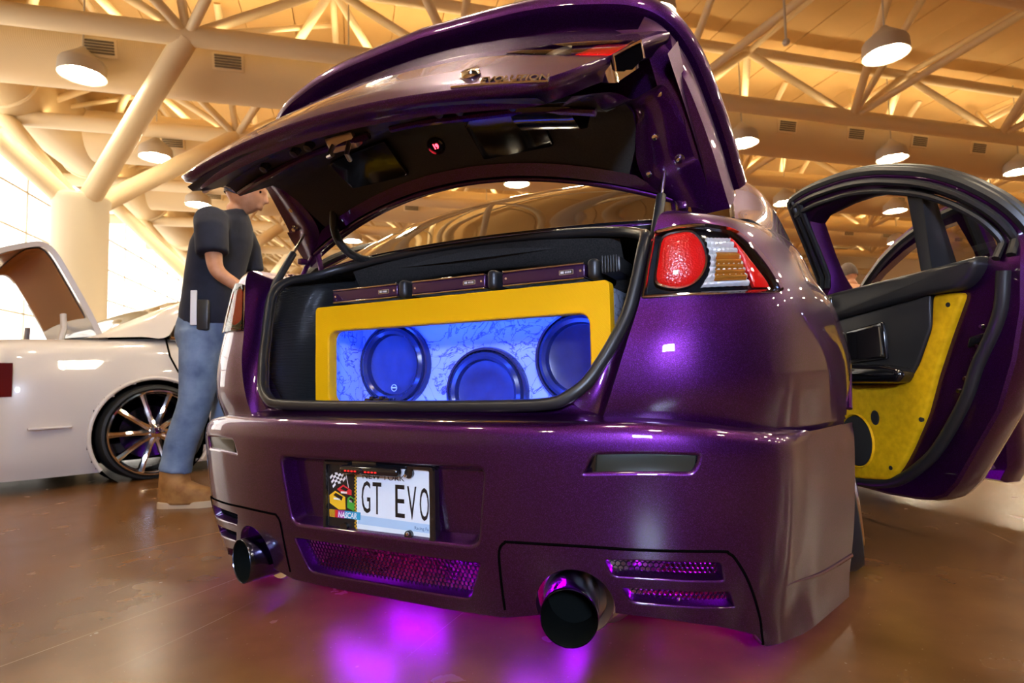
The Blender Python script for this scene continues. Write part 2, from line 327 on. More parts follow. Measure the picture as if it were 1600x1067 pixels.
class MB:
    def __init__(s): s.v = []; s.f = []
    def add(s, v_, f):
        k = len(s.v); s.v += [tuple(p) for p in v_]; s.f += [tuple(i+k for i in q) for q in f]; return s
    def loft(s, rings, closed=True, cap0=False, cap1=False):
        k = len(s.v); n = len(rings[0])
        for r in rings: s.v += [tuple(p) for p in r]
        for i in range(len(rings)-1):
            for j in range(n if closed else n-1):
                a = k+i*n+j; b_ = k+i*n+(j+1) % n; s.f.append((a, b_, b_+n, a+n))
        if cap0: s.f.append(tuple(k+j for j in reversed(range(n))))
        if cap1: s.f.append(tuple(k+(len(rings)-1)*n+j for j in range(n)))
        return s
    def tube(s, path, r, seg=10, closed=False, caps=True, flat=1.0, up=None):
        P = np.array(path, float); N = len(P); rs = r if hasattr(r, '__len__') else [r]*N; rings = []; ref = None
        for i in range(N):
            if closed: t = P[(i+1) % N]-P[i-1]
            else: t = P[min(i+1, N-1)]-P[max(i-1, 0)]
            t = t/(np.linalg.norm(t)+1e-12)
            if ref is None:
                ref = np.array(up if up is not None else ((0, 0, 1) if abs(t[2]) < 0.9 else (1, 0, 0)), float)
            a = ref-t*(ref@t); a /= np.linalg.norm(a)+1e-12; b_ = np.cross(t, a); ref = a if up is None else np.array(up, float)
            rings.append([P[i]+rs[i]*(math.cos(2*PI*j/seg)*a*flat+math.sin(2*PI*j/seg)*b_) for j in range(seg)])
        if closed: rings.append(rings[0])
        return s.loft(rings, True, caps and not closed, caps and not closed)
    def box(s, c, size, r=0.0, R=None, seg=2):
        bm = bmesh.new(); bmesh.ops.create_cube(bm, size=1.0)
        for v_ in bm.verts: v_.co = Vector((v_.co.x*size[0], v_.co.y*size[1], v_.co.z*size[2]))
        if r > 0: bmesh.ops.bevel(bm, geom=list(bm.edges), offset=min(r, min(size)*.49), segments=seg, affect='EDGES', profile=0.5)
        bm.verts.index_update()
        Rm = R if R is not None else Matrix.Identity(3)
        v_ = [tuple(Vector(c)+Rm @ q.co) for q in bm.verts]; f = [tuple(q.index for q in p.verts) for p in bm.faces]; bm.free()
        return s.add(v_, f)
    def lathe(s, prof, c=(0, 0, 0), axis=(0, 0, 1), seg=24, a0=0, a1=2*PI):
        """prof: (radius, height) pairs turned about axis"""
        ax = Vector(axis).normalized(); q = ax.to_track_quat('Z', 'Y').to_matrix(); full = abs(a1-a0-2*PI) < 1e-6; rings = []
        for r, h in prof:
            n = seg if full else seg+1
            rings.append([tuple(Vector(c)+q @ Vector((r*math.cos(a0+(a1-a0)*j/seg), r*math.sin(a0+(a1-a0)*j/seg), h))) for j in range(n)])
        return s.loft(rings, full)
    def prism(s, P, fn, h0, h1, bev=0.0, back=True):
        """outline P extruded from height h0 to h1 through fn(x, y, h), with a bevelled front"""
        n = len(P); rings = [[fn(p[0], p[1], h0) for p in P]]
        if bev:
            for a in (0, 30, 60, 90):
                t = math.radians(a); Q = inset(P, bev*(1-math.cos(t))); rings.append([fn(p[0], p[1], h1-bev*math.copysign(1, h1-h0)*(1-math.sin(t))) for p in Q])
        else: rings.append([fn(p[0], p[1], h1) for p in P])
        return s.loft(rings, True, back, True)
    def grid(s, G):
        G = np.array(G); r, c = G.shape[:2]; k = len(s.v); s.v += [tuple(p) for p in G.reshape(-1, 3)]
        s.f += [(k+i*c+j, k+i*c+j+1, k+(i+1)*c+j+1, k+(i+1)*c+j) for i in range(r-1) for j in range(c-1)]; return s
    def mirror(s):
        q = MB(); q.v = [(-p[0], p[1], p[2]) for p in s.v]; q.f = [tuple(reversed(f)) for f in s.f]; return q
    def xform(s, fn): s.v = [tuple(fn(*p)) for p in s.v]; return s
    def build(s, name, m, parent=None, **k): return obj(name, s.v, s.f, m, parent, **k)
def text_mb(txt, size, fn, depth=0.001, xs=1.0, align='LEFT', shear=0.0, off=0.0, space=1.0):
    """lettering as geometry: fn(x, y, h) places it"""
    c = bpy.data.curves.new('lettering', 'FONT'); c.body = txt; c.size = size; c.extrude = depth/2; c.align_x = align; c.shear = shear
    c.resolution_u = 3; c.offset = off; c.space_character = space
    o = bpy.data.objects.new('lettering', c); col.objects.link(o); dg = bpy.context.evaluated_depsgraph_get()
    me = o.evaluated_get(dg).to_mesh(); q = MB()
    q.add([fn(p.co.x*xs, p.co.y, p.co.z+depth/2) for p in me.vertices], [tuple(p.vertices) for p in me.polygons])
    o.evaluated_get(dg).to_mesh_clear(); bpy.data.objects.remove(o); bpy.data.curves.remove(c); return q
def both(f, *a):
    """build a part on the right and mirrored on the left"""
    return [f(1, *a), f(-1, *a)]
def side(mb, sx): return mb if sx > 0 else mb.mirror()
def hexmesh(poly, cell, fn, wall=0.16, thick=0.002):
    """honeycomb wire mesh inside an outline"""
    P = np.array(poly); x0, y0 = P.min(axis=0); x1, y1 = P.max(axis=0); q = MB(); dx = cell*math.sqrt(3)/1.0; R = cell
    w_ = math.sqrt(3)*R; j = 0; y = y0
    while y < y1+R:
        x = x0+(w_/2 if j % 2 else 0)
        while x < x1+R:
            if inside(np.array([x]), np.array([y]), poly)[0]:
                o = [(x+R*math.cos(PI/6+k*PI/3), y+R*math.sin(PI/6+k*PI/3)) for k in range(6)]
                i_ = [(x+R*(1-wall)*math.cos(PI/6+k*PI/3), y+R*(1-wall)*math.sin(PI/6+k*PI/3)) for k in range(6)]
                q.loft([[fn(*p, thick) for p in i_], [fn(*p, 0) for p in i_], [fn(*p, 0) for p in o]], True)
            x += w_
        y += 1.5*R; j += 1
    return q
# ------------------------------------------------------------------ the car's surfaces
def cr_at(P, t):
    P = np.asarray(P, float); t = np.clip(np.asarray(t, float), 0, len(P)-1-1e-9); i = t.astype(int); f = (t-i)
    Q = np.concatenate([[2*P[0]-P[1]], P, [2*P[-1]-P[-2]]]); f = f.reshape(f.shape+(1,)*(P.ndim-1))
    p0, p1, p2, p3 = Q[i], Q[i+1], Q[i+2], Q[i+3]
    return 0.5*((2*p1)+(-p0+p2)*f+(2*p0-5*p1+4*p2-p3)*f*f+(-p0+3*p1-3*p2+p3)*f**3)
# bumper: plan curve (x, y) from the centre round the corner to the wheel arch, and a section (v, z, inward offset)
PLAN = [(0, -.012), (.15, -.012), (.29, -.004), (.40, .012), (.50, .034), (.60, .062), (.69, .098), (.763, .146), (.808, .192), (.837, .240), (.853, .288), (.866, .328), (.898, .414), (.930, .500), (.954, .565), (.978, .63)]
_pl = np.concatenate([cr_at(PLAN, np.linspace(0, len(PLAN)-1, 400))]); _ps = np.concatenate([[0], np.cumsum(np.linalg.norm(np.diff(_pl, axis=0), axis=1))])
S_END = float(_ps[-1])
SECT = [(.00, .00, .064), (.03, .03, .062), (.08, .08, .055), (.12, .12, .045), (.17, .17, .032), (.22, .22, .021), (.27, .27, .013), (.33, .33, .006), (.40, .40, .000), (.45, .45, -.003), (.475, .475, -.001), (.49, .489, .003), (.50, .497, .009), (.51, .502, .018), (.53, .506, .036), (.555, .510, .06), (.575, .516, .077), (.60, .535, .085)]
_sv = np.array([q[0] for q in SECT]); _sq = np.array([q[1:] for q in SECT]); _ss = cr_at(np.array(SECT), np.linspace(0, len(SECT)-1, 400))
def S_bump(U, V):
    U = np.asarray(U, float); V = np.asarray(V, float); a = np.abs(U); sg = np.where(U < 0, -1.0, 1.0)
    x = np.interp(a, _ps, _pl[:, 0]); y = np.interp(a, _ps, _pl[:, 1])
    h = 4e-3; tx = np.interp(a+h, _ps, _pl[:, 0])-np.interp(np.abs(a-h), _ps, _pl[:, 0])*np.sign(a-h+1e-9); ty = np.interp(a+h, _ps, _pl[:, 1])-np.interp(np.abs(a-h), _ps, _pl[:, 1])
    L = np.hypot(tx, ty); nx, ny = ty/L, -tx/L
    z = np.interp(V, _ss[:, 0], _ss[:, 1]); q = np.interp(V, _ss[:, 0], _ss[:, 2])
    k = np.clip((a-.55)/.45, 0, 1); k = k*k*(3-2*k); z = z-.035*k*np.clip((V-.1)/.4, 0, 1)
    # the side flare carries less of the section's tuck
    kk = np.clip((a-.80)/.30, 0, 1); kk = kk*kk*(3-2*kk); q = q*(1-np.where(V < .49, .5, .93)*kk)
    return np.stack([sg*(x-nx*q), y-ny*q, z], -1)
# quarter panel: rows bottom to top, columns from the trunk opening round the corner to the door opening
QROW = [
 [(.500, .092, .500), (.60, .116, .496), (.69, .154, .491), (.768, .212, .482), (.822, .288, .470), (.866, .385, .456), (.920, .525, .448), (.972, .70, .445), (.984, .95, .445), (.955, 1.30, .445)],
 [(.524, .088, .560), (.61, .104, .560), (.695, .134, .560), (.775, .190, .56), (.834, .268, .56), (.880, .37, .56), (.938, .52, .56), (.984, .70, .56), (.994, .95, .56), (.957, 1.30, .56)],
 [(.553, .098, .650), (.63, .112, .650), (.705, .142, .650), (.779, .195, .65), (.835, .27, .65), (.881, .37, .65), (.938, .52, .65), (.982, .70, .65), (.992, .95, .65), (.955, 1.30, .65)],
 [(.579, .126, .745), (.65, .142, .746), (.715, .170, .748), (.781, .217, .751), (.832, .285, .754), (.872, .38, .757), (.914, .52, .76), (.956, .70, .76), (.967, .95, .76), (.940, 1.30, .76)],
 [(.592, .138, .815), (.655, .155, .817), (.716, .185, .820), (.774, .235, .824), (.816, .305, .828), (.850, .40, .83), (.886, .53, .835), (.913, .70, .84), (.925, .95, .84), (.920, 1.30, .84)],
 [(.606, .150, .885), (.660, .168, .888), (.711, .202, .890), (.758, .258, .893), (.793, .33, .896), (.824, .42, .90), (.858, .54, .905), (.885, .70, .91), (.899, .95, .915), (.900, 1.30, .915)],
 [(.616, .166, .922), (.660, .188, .925), (.697, .228, .928), (.732, .285, .932), (.760, .355, .938), (.786, .44, .945), (.815, .555, .955), (.843, .70, .963), (.862, .95, .97), (.868, 1.30, .97)],
 [(.625, .190, .936), (.645, .222, .942), (.662, .275, .949), (.678, .335, .957), (.692, .405, .967), (.705, .49, .98), (.735, .575, .996), (.79, .70, 1.0), (.835, .95, 1.0), (.845, 1.30, .995)],
]
QARR = np.array(QROW)
def S_quart(U, V):
    U = np.asarray(U, float); V = np.asarray(V, float)
    rows = np.stack([cr_at(QARR[i], U) for i in range(QARR.shape[0])])      # rows, n, 3
    t = np.clip(V, 0, QARR.shape[0]-1-1e-9); i = t.astype(int); f = (t-i)[:, None]
    Q = np.concatenate([[2*rows[0]-rows[1]], rows, [2*rows[-1]-rows[-2]]]); n = np.arange(len(U))
    p0, p1, p2, p3 = Q[i, n], Q[i+1, n], Q[i+2, n], Q[i+3, n]
    return 0.5*((2*p1)+(-p0+p2)*f+(2*p0-5*p1+4*p2-p3)*f*f+(-p0+3*p1-3*p2+p3)*f**3)
# trunk lid: given as when shut, then swung open
LID_A = math.radians(48.0); LID_T = (-.622, .799)
def lid(x, y, z):
    c, s = math.cos(LID_A), math.sin(LID_A)
    return np.stack([np.asarray(x, float)+0*np.asarray(y, float), np.asarray(y)*c+np.asarray(z)*s+LID_T[0], -np.asarray(y)*s+np.asarray(z)*c+LID_T[1]], -1)
_lr = np.array([(.548, .050), (.58, .044), (.65, .043), (.75, .047), (.85, .052), (.95, .057), (1.01, .062), (1.046, .070)])
def lid_rear_y(x, z): return np.interp(z, _lr[:, 0], _lr[:, 1])+.24*np.asarray(x, float)**2*(0.92+.25*(np.asarray(z, float)-.55))
def S_lid(U, V): return lid(U, lid_rear_y(U, V), V)
# ------------------------------------------------------------------ the violet sedan
CARLOC = (0, 2.2, 0)
car = thing('sedan', 'low violet metallic sedan with raised trunk lid and open side doors', 'car', CARLOC); BASE[car.name] = CARLOC
mir = lambda P: [(-p[0], p[1]) for p in reversed(P)]
# --- rear bumper, one shell with its real openings and rolled lips
REFL = roundpoly([(.477, .400), (.500, .447), (.706, .453), (.702, .430), (.688, .407)], [.010, .014, .012, .02, .02], 5)
VENTU = roundpoly([(.5125, .243), (.744, .245), (.754, .200), (.5295, .205)], .012, 4)
VENTL = roundpoly([(.542, .1885), (.766, .184), (.784, .142), (.5645, .154)], .012, 4)
GRILL = roundpoly([(-.268, .219), (-.230, .128), (.230, .128), (.268, .219)], .016, 4)
RECESS = roundpoly([(-.292, .419), (-.266, .243), (.266, .243), (.292, .419)], [.03, .03, .03, .03], 6)
cut = [(.455+.080*math.cos(a), .140+.078*math.sin(a)) for a in np.linspace(PI*1.10, -PI*.03, 22)]
half = [(0, .101), (.20, .101), (.30, .101)]+cut+[(.60, .128), (.645, .124), (.742, .109), (.845, .080), (.872, .055), (.885, .050), (1.03, .036), (S_END, .034)]
right = half+[(S_END, .503), (1.04, .503), (.82, .60)]
outer = dense([(-p[0], p[1]) for p in reversed(right)][:-1]+right, .014)
holes = [dense(h, .010) for h in (REFL, mir(REFL), VENTU, mir(VENTU), VENTL, mir(VENTL), GRILL, RECESS)]
V_, F_ = patch(S_bump, outer, holes, .0125, .0125)
bm_ = MB(); bm_.add(V_, F_)
def rim(P, lip, depth, draft=0.0, ydir=False, S=S_bump, sign=1, steps=4, outward=False):
    """rolled lip going into a hole; returns the mesh and the placing function of the sunken floor"""
    P = dense(P, .010); rings = []
    A = np.array(P); n = snorm(S, A[:, 0], A[:, 1], sign)
    if n[:, 1].mean() < 0: n = -n                      # into the car is +y
    if ydir: n = np.tile([0, 1.0, 0], (len(P), 1))
    for k in range(steps+1):
        a = PI/2*k/steps; Q = np.array(inset(P, lip*math.sin(a))); rings.append(S(Q[:, 0], Q[:, 1])+n*(lip*(1-math.cos(a))))
    Q = np.array(inset(P, lip+draft)); rings.append(S(Q[:, 0], Q[:, 1])+n*depth)
    return MB().loft(rings), [tuple(q) for q in Q]
fl = {}
for nm, P, lip, dep, dr, yd in (('r1', REFL, .007, .022, .004, 0), ('r2', mir(REFL), .007, .022, .004, 0), ('vu1', VENTU, .004, .026, .001, 0), ('vu2', mir(VENTU), .004, .026, .001, 0),
                                ('vl1', VENTL, .004, .026, .001, 0), ('vl2', mir(VENTL), .004, .026, .001, 0), ('g', GRILL, .006, .034, .004, 1), ('p', RECESS, .009, .036, .012, 1)):
    q, fl[nm] = rim(P, lip, dep, dr, yd); bm_.add(q.v, q.f)
# lower return edge
lowQ = np.array(dense([(-p[0], p[1]) for p in reversed(half)][:-1]+half, .012, False))
A0 = S_bump(lowQ[:, 0], lowQ[:, 1]); nrm = snorm(S_bump, lowQ[:, 0], lowQ[:, 1]); nrm[nrm[:, 1] < 0] *= -1
bm_.loft([A0, A0+nrm*.006+[0, 0, -.004], A0+nrm*.022], closed=False)
# sunken floor of the plate recess
fv, ff = patch(lambda U, V: S_bump(U, V)+np.array([0, .036, 0]), dense(fl['p'], .012), [], .015, .015); bm_.add(fv, ff)
bumper = bm_.build('rear_bumper', 'paint', car, ang=50)
def on_bump(u, v, h):
    """point h outside the bumper skin"""
    a = np.array([u]); b_ = np.array([v]); n = snorm(S_bump, a, b_)[0]; n = -n if n[1] > 0 else n
    return tuple(S_bump(a, b_)[0]+n*h)
def strip_on(S, pts, h, r, seg=8):
    A = np.array(pts); n = snorm(S, A[:, 0], A[:, 1]); n[n[:, 1] > 0] *= -1
    return MB().tube(S(A[:, 0], A[:, 1])+n*h, r, seg)
for sx in (1, -1):
    t = lambda P: P if sx > 0 else mir(P)
    # reflector in its pocket
    R1 = t(roundpoly([(.506, .404), (.509, .443), (.697, .448), (.690, .413)], [.006, .006, .010, .016], 4))
    q = MB().prism(dense(R1, .012), lambda u, v, h: on_bump(u, v, h), -.024, -.006, .003); rf = q.build('reflector', 'smoke', bumper, label='smoked reflector strip')
    PK = t(inset(REFL, .010)); MB().prism(dense(PK, .014), lambda u, v, h: on_bump(u, v, h), -.030, -.0215).build('reflector_pocket', 'gloss_black', bumper)
    fr = inset(R1, -.006); q = MB().loft([[on_bump(*p, -.022) for p in fr], [on_bump(*p, -.008) for p in fr], [on_bump(*p, -.005) for p in R1], [on_bump(*p, -.02) for p in R1]]); q.build('reflector_bezel', 'gloss_black', bumper)
    # vent meshes
    for key, P in (('vu', VENTU), ('vl', VENTL)):
        Q = fl[key+('1' if sx > 0 else '2')]
        hexmesh(Q, .0062, lambda x, y, h: on_bump(x, y, -.022+h), .2, .003).build('vent_mesh', 'mesh', bumper, smooth=False, kind='stuff', recalc=False, label='black honeycomb vent mesh')
        # bright bottom lip of the vent
    # seam of the lower valance and the crease on the flare
    sm_ = [(.305, .120), (.304, .20), (.306, .245), (.318, .262), (.335, .265), (.464, .265), (.585, .262), (.735, .264), (.757, .259), (.772, .246), (.805, .197), (.848, .120), (.866, .075), (.872, .056)]
    sm_ = [tuple(p) for p in cr(sm_, 6)]
    strip_on(S_bump, t(sm_), -.0006, .0030).build('valance_seam', 'gap', bumper)
    cz = [(.925, .172), (.96, .170), (1.01, .163), (1.08, .155), (1.16, .148), (S_END-.005, .142)]
    A = np.array([tuple(p) for p in cr(t(cz), 5)]); q = MB().tube(S_bump(A[:, 0], A[:, 1])+np.array([sx*.0, 0, 0]), [.0005+.005*math.sin(PI*min(1, i/len(A)*1.0+.0)*.5) for i in range(len(A))], 8)
    q.build('flare_crease', 'paint', bumper)
# centre honeycomb
def on_y(u, v, h): p = S_bump(np.array([u]), np.array([v]))[0]; return (p[0], p[1]+.026-h, p[2])
hexmesh(fl['g'], .0062, on_y, .17, .003).build('grille_mesh', 'mesh', bumper, smooth=False, kind='stuff', recalc=False, label='black honeycomb grille between the exhausts')

# --- licence plate (x, z plane)
PY = .016
pf = lambda x, z, h: (x, PY-h, z)
plate = MB().prism(rrect(-.1525, .2455, .1525, .3985, .008), pf, -.002, 0.0).build('license_plate', 'plate', bumper, label='white New York plate reading GT EVO')
q = MB(); of, inn = rrect(-.160, .2395, .155, .4065, .010), rrect(-.1485, .2520, .1395, .3955, .004)
q.loft([[pf(*p, -.010) for p in of], [pf(*p, .006) for p in of], [pf(*p, .009) for p in inset(of, .003)], [pf(*p, .008) for p in inset(inn, -.002)], [pf(*p, .001) for p in inn]])
q.box((0, PY+.012, .323), (.30, .018, .15))
for tx in (.0852, -.0961): q.prism(circ((tx, .2555), .010, 16), pf, .001, .008)
for tx in (.0875, -.100): q.prism(circ((tx, .388), .011, 16), pf, .001, .008)
q.build('plate_frame', 'gloss_black', plate)
MB().prism([(-.1485, .252), (-.0665, .252), (-.0665, .3955), (-.1485, .3955)], pf, .0002, .0006).build('plate_side_panel', 'ink', plate)
for (sx_, sz_) in ((-.0993, .3877), (.0809, .3836), (.0852, .2590)): MB().lathe([(0, .0045), (.003, .004), (.0045, .002), (.0045, 0)], (sx_, PY-.009, sz_), (0, -1, 0), 12).build('plate_screw', 'chrome', plate)
for ch, x0, x1, zt, zb in (('G', -.0489, -.0239, .3630, .2917), ('T', -.0170, .0075, .3620, .2912), ('E', .0461, .0715, .3602, .2892), ('V', .0786, .1028, .3590, .2878), ('O', .1113, .1355, .3580, .2875)):
    c = text_mb(ch, 1.0, lambda x, y, h: (x, y, h), .001)
    A = np.array(c.v); mn, mx_ = A.min(0), A.max(0)
    c.v = [pf(x0+(p[0]-mn[0])/(mx_[0]-mn[0])*(x1-x0), zb+(p[1]-mn[1])/(mx_[1]-mn[1])*(zt-zb), .0003+.0006*p[2]/.001) for p in c.v]
    c.build('plate_character', 'ink', plate, smooth=False)
text_mb('NEW YORK', .0185, lambda x, y, h: pf(x, y+.3685, h*.4+.0003), xs=1.22, align='CENTER').xform(lambda x, y, z: (x+.012, y, z)).build('state_name', 'ink', plate, smooth=False)
MB().prism([(-.062, .265), (.1395, .2625), (.1395, .281), (-.054, .285)], pf, 0, .0003).build('plate_stripe', 'plate_blue', plate, smooth=False)
text_mb('Racing Fa', .0098, lambda x, y, h: pf(.0968+x, y+.2675, h*.3+.0004)).build('plate_slogan', 'blue_ink', plate, smooth=False)
q = MB(); q2 = MB()
for i in range(32):
    for j in range(2): (q if (i+j) % 2 else q2).prism([(-.0693+j*.003, .2535+i*.0039), (-.0663+j*.003, .2535+i*.0039), (-.0663+j*.003, .2574+i*.0039), (-.0693+j*.003, .2574+i*.0039)], pf, .0006, .0010)
q.build('checker_edge', 'p_yellow', plate, smooth=False); q2.build('checker_edge', 'ink', plate, smooth=False)
q = MB()                                     # waving chequered flag
for i in range(5):
    for j in range(5):
        if (i+j) % 2: continue
        g = lambda a, b_: (-.1444+(.0384*a+.0104*b_)/5, .3664+(.0232*a-.0250*b_)/5+.003*math.sin(a*1.3))
        q.prism([g(i, j), g(i, j+1), g(i+1, j+1), g(i+1, j)], pf, .0006, .0010)
q.prism([(-.0975, .383), (-.0960, .383), (-.0865, .345), (-.0880, .345)], pf, .0006, .0011)
q.build('checkered_flag', 'p_white', plate, smooth=False)
for colr, P, roofp in (('p_red', [(-.1222, .3395), (-.1032, .351), (-.0785, .3394), (-.0788, .3285), (-.1076, .3309)], [(-.112, .341), (-.103, .347), (-.088, .341), (-.095, .336)]),
                       ('p_yellow', [(-.1459, .3239), (-.1281, .3351), (-.0975, .3228), (-.0961, .2944), (-.1164, .2928), (-.1444, .3061)], [(-.133, .325), (-.126, .331), (-.104, .323), (-.108, .314)]),
                       ('p_green', [(-.0902, .3212), (-.0816, .3261), (-.0702, .3204), (-.0703, .2922), (-.0917, .2992)], [(-.086, .319), (-.081, .323), (-.0715, .319), (-.0725, .310)])):
    MB().prism(P, pf, .0006, .0009).build('printed_race_car', colr, plate, smooth=False)
    k = MB().prism(roofp, pf, .0009, .0012); k.build('printed_race_car_window', 'ink', plate, smooth=False)
    a, b_ = np.array(P[0]), np.array(P[-1]); c_ = np.array(P[2])
    MB().prism([tuple(a*.72+c_*.28+(0, -.004)), tuple(a*.3+c_*.7+(0, -.004)), tuple(a*.3+c_*.7+(0, -.0085)), tuple(a*.72+c_*.28+(0, -.0085))], pf, .0009, .0012).build('printed_race_car_stripe', 'p_white', plate, smooth=False)
nb = MB()
for i, (x0, x1, c_) in enumerate(((-.1444, -.128, 'p_yellow'), (-.128, -.119, 'p_red'), (-.119, -.098, 'p_purple'), (-.098, -.053, 'p_cyan'))):
    MB().prism([(x0, .275), (x1, .2745), (x1+.001, .2915), (x0, .2917)], pf, .0010, .0022).build('printed_banner', c_, plate, smooth=False)
for i in range(4): nb.prism([(-.1435+i*.004, .2755), (-.1420+i*.004, .2755), (-.1405+i*.004, .2912), (-.1420+i*.004, .2912)], pf, .0022, .0024)
nb.build('printed_banner_bars', 'ink', plate, smooth=False)
text_mb('NASCAR', .0175, lambda x, y, h: pf(-.118+x, y+.2765, .0023+h*.3), xs=.82, shear=.18, off=.0004).build('printed_banner_name', 'p_white', plate, smooth=False)
# camera bar over the plate
q = MB(); q.box((-.010, PY-.018, .3905), (.166, .022, .020), .009, seg=4); q.box((-.03, PY-.006, .404), (.07, .02, .014), .003)
cb = q.build('camera_bar', 'gloss_black', plate, label='black camera bar with red lights')
MB().lathe([(0, .004), (.005, .0035), (.0065, 0)], (-.028, PY-.029, .3905), (0, -1, 0), 16).build('camera_lens', 'screen', plate)
for x0 in (-.0714, -.0141):
    for i in range(4): MB().box((x0+i*.0094, PY-.0295, .3888), (.0055, .002, .0032), .0008).build('camera_bar_light', 'led_dim', plate)

# --- quarter panels, lamps
LAMP = [(0.0, 3.0), (1.0, 3.0), (2.25, 2.99), (3.35, 3.0), (4.13, 3.04), (4.05, 3.335), (3.85, 3.84), (3.534, 4.2955), (3.142, 4.69), (2.69, 4.975), (1.78, 5.13), (.85, 5.13), (.0, 5.0)]
def shrink(P, k, c=None):
    c = np.mean(np.array(P), axis=0) if c is None else np.array(c); return [tuple(c+(np.array(p)-c)*k) for p in P]
def ringpts(P, n=8):
    """smooth the lamp outline but keep its sharp inner corners"""
    return [tuple(p) for p in dense(roundpoly(P, [.10, .3, .3, .3, .16, .2, .3, .3, .3, .3, .3, .3, .12], 3), .10)]
LO = ringpts(LAMP)
ARCH = (.97, .30, .372)
def quarter_off(U, V, h):
    U = np.atleast_1d(np.asarray(U, float)); V = np.atleast_1d(np.asarray(V, float)); n = snorm(S_quart, U, V)
    n[(n[:, 0]*.7-n[:, 1]*.5+n[:, 2]*.3) < 0] *= -1
    return S_quart(U, V)+n*np.asarray(h).reshape(-1, 1) if np.ndim(h) else S_quart(U, V)+n*h
qv, qf = patch(S_quart, dense([(0, 0), (9, 0), (9, 7), (0, 7)], .12), [LO], .11, .085)
tri = np.array(qf); c3 = qv[tri].mean(axis=1); keepf = ~((np.hypot(c3[:, 1]-ARCH[0], c3[:, 2]-ARCH[1]) < ARCH[2]) & (c3[:, 0] > .6))
for sx in (1, -1):
    q = MB().add(qv, [tuple(t) for t in tri[keepf]])
    # lip that drops into the trunk gutter and into the lamp opening
    for L_, dd in ((LO, -.02),):
        A = np.array(L_); q.loft([quarter_off(A[:, 0], A[:, 1], 0), quarter_off(A[:, 0], A[:, 1], dd)])
    a = np.linspace(-.05, PI+.05, 60); arch = []
    for t in a:
        y, z = ARCH[0]-(ARCH[2])*math.cos(t), ARCH[1]+ARCH[2]*math.sin(t)
        if z >= .485: arch.append((np.interp(y, [.55, .63, .75, .95, 1.2, 1.35], [.955, .972, .986, .993, .972, .955])-max(0, z-.64)*.3, y, z))
    qp = side(q, sx).build('quarter_panel', 'paint', car, ang=45)
    side(MB().tube(arch, .007, 8), sx).build('arch_lip', 'paint', qp)
    # tail lamp
    A = np.array(LO)
    base = MB()
    bv, bf = patch(lambda U, V: quarter_off(U, V, -.016), LO, [], .16, .12); base.add(bv, bf)
    lamp = side(base, sx).build('tail_lamp', 'gloss_black', car, label='wrap-round tail lamp with red round lens and amber indicator')
    RED = [tuple(p) for p in cr([(.393, 4.74), (.95, 4.88), (1.36, 4.85), (1.668, 4.5), (1.774, 4.04), (1.655, 3.65), (1.398, 3.38), (1.02, 3.276), (.623, 3.342), (.36, 3.52), (.345, 4.05)], 4, True)]
    def dome(P, lo, hi, step=(.09, .09)):
        C_ = np.mean(np.array(P), axis=0); rings = [quarter_off(np.array(P)[:, 0], np.array(P)[:, 1], lo)]
        for k in (1.0, .85, .6, .3, .05):
            Q = np.array(shrink(P, k, C_)); rings.append(quarter_off(Q[:, 0], Q[:, 1], lo+(hi-lo)*(.45+.55*math.sqrt(1-k*k*.98))))
        return MB().loft(rings, True, False, True)
    side(dome(RED, -.014, .004), sx).build('red_lens', 'red', lamp)
    Rr = np.array(shrink(RED, 1.075)); Ri = np.array(shrink(RED, 1.0))
    q = MB().loft([quarter_off(Ri[:, 0], Ri[:, 1], -.012), quarter_off(Ri[:, 0], Ri[:, 1], -.002), quarter_off(Rr[:, 0], Rr[:, 1], -.001), quarter_off(Rr[:, 0], Rr[:, 1], -.012)])
    side(q, sx).build('chrome_ring', 'chrome', lamp)
    # ribbed clear reflector with the amber bulb chamber
    q = MB()
    CL = [(1.80, 4.70), (2.66, 4.75), (2.90, 4.10), (3.07, 3.25), (2.42, 3.20), (1.62, 3.22), (1.86, 3.62), (1.95, 4.08)]
    G = []
    for vv in np.linspace(3.24, 4.70, 80):
        lft = np.interp(vv, [3.22, 3.62, 4.08, 4.70], [1.66, 1.90, 1.98, 1.84]); rgt = np.interp(vv, [3.2, 4.1, 4.75], [3.06, 2.90, 2.68])
        hh = -.012+.006*abs(math.sin((vv-3.24)*PI*5))
        uu = np.linspace(lft, rgt, 14); G.append(quarter_off(uu, np.full(14, vv), np.full(14, hh)+.003*np.abs(np.sin(np.arange(14)*1.6))))
    side(MB().grid(G), sx).build('clear_reflector', 'clearref', lamp)
    G = []
    for vv in np.linspace(3.38, 4.25, 54):
        lft = np.interp(vv, [3.38, 4.25], [2.02, 2.12]); rgt = np.interp(vv, [3.38, 4.25], [2.95, 2.80])
        uu = np.linspace(lft, rgt, 10); G.append(quarter_off(uu, np.full(10, vv), -.005+.005*abs(math.sin((vv-3.24)*PI*6))))
    side(MB().grid(G), sx).build('amber_reflector', 'amber', lamp)
    ST = dense(roundpoly([(2.72, 4.80), (3.0, 4.47), (3.42, 3.82), (3.82, 3.20), (3.22, 3.19), (2.95, 4.15)], .06, 2), .2)
    side(dome(ST, -.014, -.002), sx).build('red_side_lens', 'red', lamp)
    q = MB()                                   # chrome rim just inside the outline
    I1, I2 = np.array(shrink(LO, .985)), np.array(shrink(LO, .93))
    q.loft([quarter_off(I1[:, 0], I1[:, 1], -.014), quarter_off(I1[:, 0], I1[:, 1], -.002), quarter_off(I2[:, 0], I2[:, 1], -.006), quarter_off(I2[:, 0], I2[:, 1], -.015)])
    side(q, sx).build('lamp_rim', 'darkchrome', lamp)
